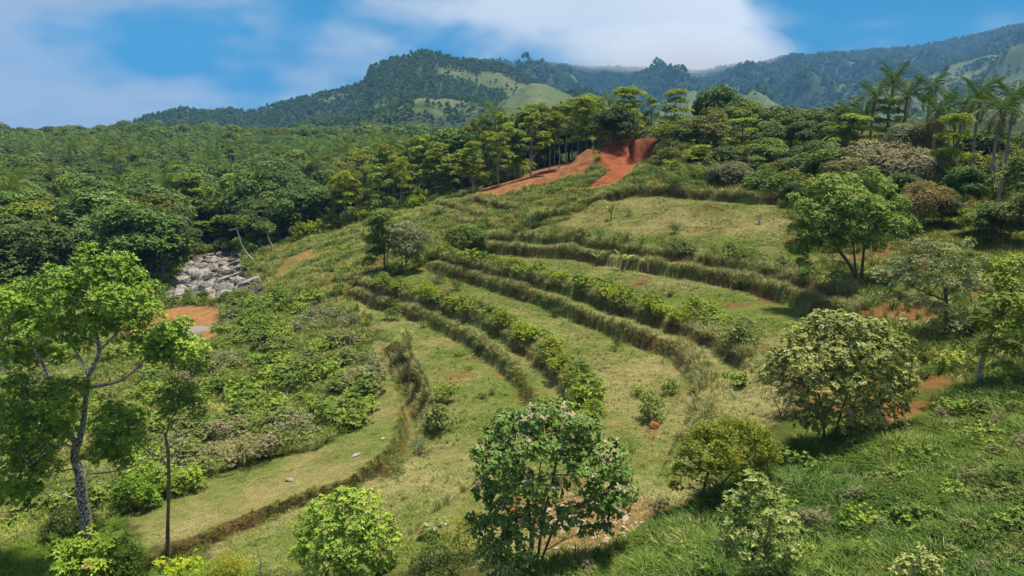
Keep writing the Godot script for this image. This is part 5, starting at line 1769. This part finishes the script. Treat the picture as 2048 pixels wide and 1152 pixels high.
	hero("spur_tree", "grey-brown sparse tree on the spur beside the taller thin one", "tree", 812, 542, [[0.1, 0.04, 812,542,0, 812,500,0, 822,465,0.3], [0.08, 0.03, 806,542,0, 802,500,0.3, 795,470,0.4]],
		[812,455,20,0, 832,475,20,0.5, 792,478,18,-0.4, 848,468,14,0.2, 815,492,20,-0.5, 840,500,16,0.4, 798,508,14,0.3, 825,516,14,0.0], spur.merged({"pal": GREYS, "den": 4.5}, true), M.leaf_matt, M.bark)
	hero("spur_tree", "rounded low tree where the upper hedges meet the spur", "tree", 938, 499, [[0.12, 0.05, 938,499,0, 935,480,0, 930,468,0]], [935,462,20,0, 912,470,17,0.4, 955,475,17,-0.3, 930,480,20,-0.8, 898,478,11,0], spur.merged({"flat": 0.7, "den": 9.0}, true), M.leaf, M.bark)
	# shrubs along the bottom edge
	var rub := citrus.merged({"len": 0.17, "wid": 0.085, "den": 10.0}, true)
	hero("rubbery_shrub", "large-leaved light green shrub at the foot of the flecked trunk", "shrub", 155, 1182, [], [120,1102,24,0, 168,1085,26,0.1, 212,1095,20,0.1, 142,1128,30,-0.3, 190,1132,28,-0.2, 120,1140,24,0], rub.merged({"len": 0.26, "wid": 0.12}, true), M.leaf, M.bark)
	hero("dark_bush", "very dark bush behind the foot of the flecked trunk", "shrub", 140, 1082, [], [132,1040,28,0.3, 172,1048,26,0.6, 112,1066,26,0, 192,1062,22,0.8, 150,1070,26,-0.2], needle.merged({"pal": DARKS, "wid": 0.05, "len": 0.13}, true), M.leaf_dark, M.bark)
	hero("fine_leaved_bush", "deep green bush at the bottom between flecked trunk and slender tree", "shrub", 255, 1166, [], [246,1108,22,0.1, 266,1128,26,0, 232,1138,22,0.1, 255,1146,26,-0.2], needle.merged({"pal": GREENS, "wid": 0.05}, true), M.leaf_dark, M.bark)
	hero("rubbery_shrub", "lime shrub at the foot of the slender tree", "shrub", 350, 1182, [], [322,1130,18,0, 358,1136,22,0, 390,1128,14,0, 345,1152,22,-0.2], rub, M.leaf_lime, M.bark)
	hero("fine_leaved_bush", "yellow-green fine bush at the bottom edge by the ditch end", "shrub", 455, 1172, [], [455,1122,24,0, 430,1138,20,0.1, 482,1138,20,0, 455,1148,24,-0.2], needle, M.leaf_lime, M.bark)
	hero("pale_shrub", "yellowish large-leaved shrub at the bottom of the grassy bank", "shrub", 1842, 1196, [], [1840,1098,16,0, 1820,1124,20,0, 1868,1128,20,0.1, 1838,1146,24,-0.1, 1800,1145,14,0], rub.merged({"len": 0.16, "wid": 0.075, "pal": [Color(0.15, 0.2, 0.05), Color(0.25, 0.28, 0.09), Color(0.36, 0.34, 0.13)]}, true), M.leaf, M.bark)
	hero("leafy_bush", "glossy bush below the ditch path beside the slender trunk", "shrub", 345, 990, [], [330,950,26,0.2, 378,952,26,0.3, 292,945,22,0.5, 400,965,16,0.2, 350,972,24,-0.2], citrus, M.leaf, M.bark)
	hero("leafy_bush", "dark glossy bush hanging over the path end left of the slender trunk", "shrub", 285, 1020, [], [262,975,22,0.3, 290,990,24,0, 240,990,18,0.2, 305,1005,16,0], oakish, M.leaf_dark, M.bark)
	hero("pale_weed", "thin pale weeds beside the lime-leaved tree", "shrub", 865, 1075, [], [862,1058,16,0, 885,1050,13,0.1, 850,1068,13,0], velvet, M.leaf, M.bark)

# ---------- small things ----------
func lump(called: String, label: String, category: String, u: float, v: float, size: Vector3, key: String, mat: Material, group := "") -> void:
	var o := part(self, numbered(called), G[key], mat)
	o.position = hit(u, v) + Vector3.UP * size.y * (0.22 if key != "mound" else -0.03)
	o.rotation.y = rng.randf() * TAU
	o.scale = size
	tag(o, label, category, group)

func stick(called: String, label: String, category: String, u: float, v: float, u2: float, v2: float, r: float, mat: Material) -> void:
	var a := hit(u, v)
	var b := at_depth(u2, v2, -a.z)
	tube(bend(a - Vector3.UP * 0.15, b, 0.0, 4), r, r * 0.6, 6)
	var o := part(self, numbered(called), take_wood(), mat)
	tag(o, label, category)

func build_small_things() -> void:
	rng.seed = 141
	lump("clay_boulder", "round orange clay boulder lying alone on the terrace", "boulder", 1308, 856, Vector3(0.44, 0.46, 0.42), "rock3", M.soilrock)
	lump("pale_rock", "pale rock pile at the side of the ditch path", "rock", 580, 962, Vector3(0.42, 0.3, 0.3), "rock0", M.rock0)
	lump("pale_rock", "flat pale rock further along the ditch path", "rock", 712, 911, Vector3(0.7, 0.2, 0.25), "rock2", M.rock0)
	lump("pale_rock", "small pale rock at the top of the ditch path", "rock", 765, 879, Vector3(0.25, 0.2, 0.25), "rock1", M.rock0)
	lump("gravel_mound", "low grey gravel mound on the red earth flat", "mound", 392, 662, Vector3(2.2, 1.7, 1.7), "mound", M.gravel)
	stick("fallen_stick", "dark fallen stick on the terrace above the grey-leaved bush", "stick", 1516, 628, 1540, 621, 0.05, M.bark)
	stick("stump", "grey weathered stump on the tan field near the dome-shaped tree", "stump", 1520, 448, 1519, 430, 0.16, M.dead)
	stick("stump", "small pinkish stump on the hedge right of the bright banana leaf", "stump", 1298, 540, 1297, 524, 0.12, M.dead)
	stick("stump", "pale stump under the dark bush by the spur path", "stump", 866, 570, 867, 558, 0.09, M.dead)
	stick("bare_pole", "thin leafless pale pole by the top hedge", "pole", 1060, 448, 1055, 402, 0.09, M.dead)
	stick("dry_stalk", "thin dry stalk at the bottom near the deep green bush", "stalk", 283, 1150, 281, 1062, 0.012, M.dead)
	stick("dry_stalk", "leaning grey stalk at the bottom by the ditch end", "stalk", 516, 1165, 519, 1090, 0.02, M.dead)
	var stones := []
	for i in 150:
		var q := random_in("stones")
		var s := 0.05 + 0.16 * pow(rng.randf(), 2.0)
		stones.append(Transform3D(Basis.from_euler(Vector3(rng.randf(), rng.randf() * TAU, 0)).scaled(Vector3(s * 1.4, s, s)), Vector3(q.x, ground(q.x, q.y) + s * 0.2, q.y)))
	var o := scatter(self, "pebbles", G.rock1, M.stone, stones)
	tag(o, "small pale stones strewn over the bare earth by the many-stemmed tree", "stones", "", "stuff")

# ---------- grasses ----------
func grass(zone: String, called: String, label: String, n: int, keys: Array, low: float, high: float, tint0: Color, tint1: Color, avoid := [], by_soil := false) -> void:
	var lists := {}
	var tints := {}
	for i in n:
		var q := random_in(zone)
		var skip := false
		for a in avoid:
			if inside(a, q.x, q.y): skip = true
		if skip: continue
		var d := 0.5 + wob.get_noise_2d(q.x * 8.0 + 300.0, q.y * 8.0)
		if rng.randf() > d + 0.35: continue
		var k: String = keys[rng.randi() % keys.size()]
		var s := rng.randf_range(low, high) * (0.7 + 0.6 * d)
		lists.get_or_add(k, []).append(Transform3D(Basis(Vector3.UP, rng.randf() * TAU).scaled(Vector3(s * 1.2, s, s * 1.2) if not by_soil else Vector3(s * 1.6, s, s * 1.6)), Vector3(q.x, ground(q.x, q.y) - 0.02, q.y)))
		if by_soil:
			var c := soil(q.x, q.y)
			var f := rng.randf_range(0.75, 1.35)
			tints.get_or_add(k, []).append(Color(c.r * f, c.g * f * 1.04, c.b * f))
		else:
			tints.get_or_add(k, []).append(tint0.lerp(tint1, clampf(0.5 + wob.get_noise_2d(q.x * 6.0, q.y * 6.0) * 1.4 + rng.randf_range(-0.35, 0.35), 0.0, 1.0)))
	for k in lists:
		var o := scatter(self, called, G[k], M.grass, lists[k], PackedColorArray(tints[k]))
		tag(o, label, "grass", label, "stuff")

func build_grasses() -> void:
	rng.seed = 151
	grass("lawn", "terrace_grass", "short cropped grass of the terraces", 95000, ["turf0", "turf1", "turf2"], 0.07, 0.2, Color.WHITE, Color.WHITE, [], true)
	grass("lawn", "terrace_tufts", "coarser tufts dotted over the cropped terraces", 5200, ["lush0", "tussock0", "tussock1"], 0.14, 0.34, Color(0.9, 1.05, 0.7), Color(1.5, 1.35, 1.0))
	zones["corner"] = hits([-60,1085, 100,1075, 230,1042, 290,1112, 480,1152, 480,1235, -60,1235])
	grass("corner", "corner_grass", "fresh green grass round the foot of the flecked tree", 2600, ["lush0", "lush1", "lush2"], 0.3, 0.6, Color(1.1, 1.2, 0.8), Color(1.7, 1.6, 1.0))
	grass("path", "path_grass", "short dry grass on the path beside the ditch", 9000, ["turf0", "turf1", "turf2"], 0.06, 0.15, Color.WHITE, Color.WHITE, [], true)
	grass("bank", "bank_grass", "lush green grass on the foreground bank", 12000, ["lush0", "lush1", "lush2", "lush0", "tussock2"], 0.22, 0.8, Color(0.62, 0.82, 0.65), Color(1.1, 1.1, 0.82))
	grass("scrub", "scrub_grass", "rank grass between the scrub shrubs", 17000, ["lush0", "lush1", "tussock0", "tussock1"], 0.35, 0.8, Color(0.9, 1.0, 0.7), Color(1.35, 1.2, 0.9), ["path", "red_flat"])
	grass("nose", "spur_grass", "yellowish grass over the spur above the stream", 12000, ["tussock0", "tussock1", "tussock2", "lush0"], 0.4, 0.8, Color(0.85, 1.0, 0.7), Color(1.35, 1.15, 0.85), ["red_patch", "strip"])
	zones["wild"] = PackedVector2Array([Vector2(-85, -55), Vector2(-85, -138), Vector2(40, -138), Vector2(40, -60)])
	grass("wild", "wild_undergrowth", "rank weeds on the uncultivated ground round the spur and stream", 26000, ["lush0", "lush1", "tussock0", "tussock1"], 0.5, 1.1, Color(0.85, 1.0, 0.7), Color(1.35, 1.2, 0.85), ["lawn", "path", "red_flat", "red_patch", "strip", "cut", "stream", "scrub"])
	grass("clearing", "clearing_grass", "tall yellow-green grass in the clearing", 3500, ["lush0", "lush1", "tussock0"], 0.6, 1.0, Color(1.1, 1.1, 0.7), Color(1.5, 1.25, 0.9))
	zones["hill"] = to_plan([1320,400,92, 1450,420,86, 1570,420,78, 1620,520,60, 1700,640,44, 1790,860,20, 1980,790,21, 2100,600,36, 2100,420,50, 2100,300,100, 1900,260,125, 1600,250,130, 1350,260,126])
	grass("hill", "hillside_undergrowth", "grass and weeds under the trees of the right slope", 9000, ["lush0", "lush1", "tussock0", "tussock2"], 0.5, 1.1, Color(0.8, 0.95, 0.7), Color(1.25, 1.1, 0.85), ["lawn", "cut", "bank"])
	zones["behind"] = to_plan([1040,430,84, 1060,360,109, 1190,345,113, 1290,350,110, 1330,400,92, 1260,384,98, 1130,428,83])
	grass("behind", "rough_grass", "rough flowering grass between the top hedge and the red cut", 7000, ["tussock0", "tussock1", "lush1"], 0.45, 0.9, Color(0.85, 1.0, 0.7), Color(1.3, 1.15, 0.9), ["cut", "strip"])
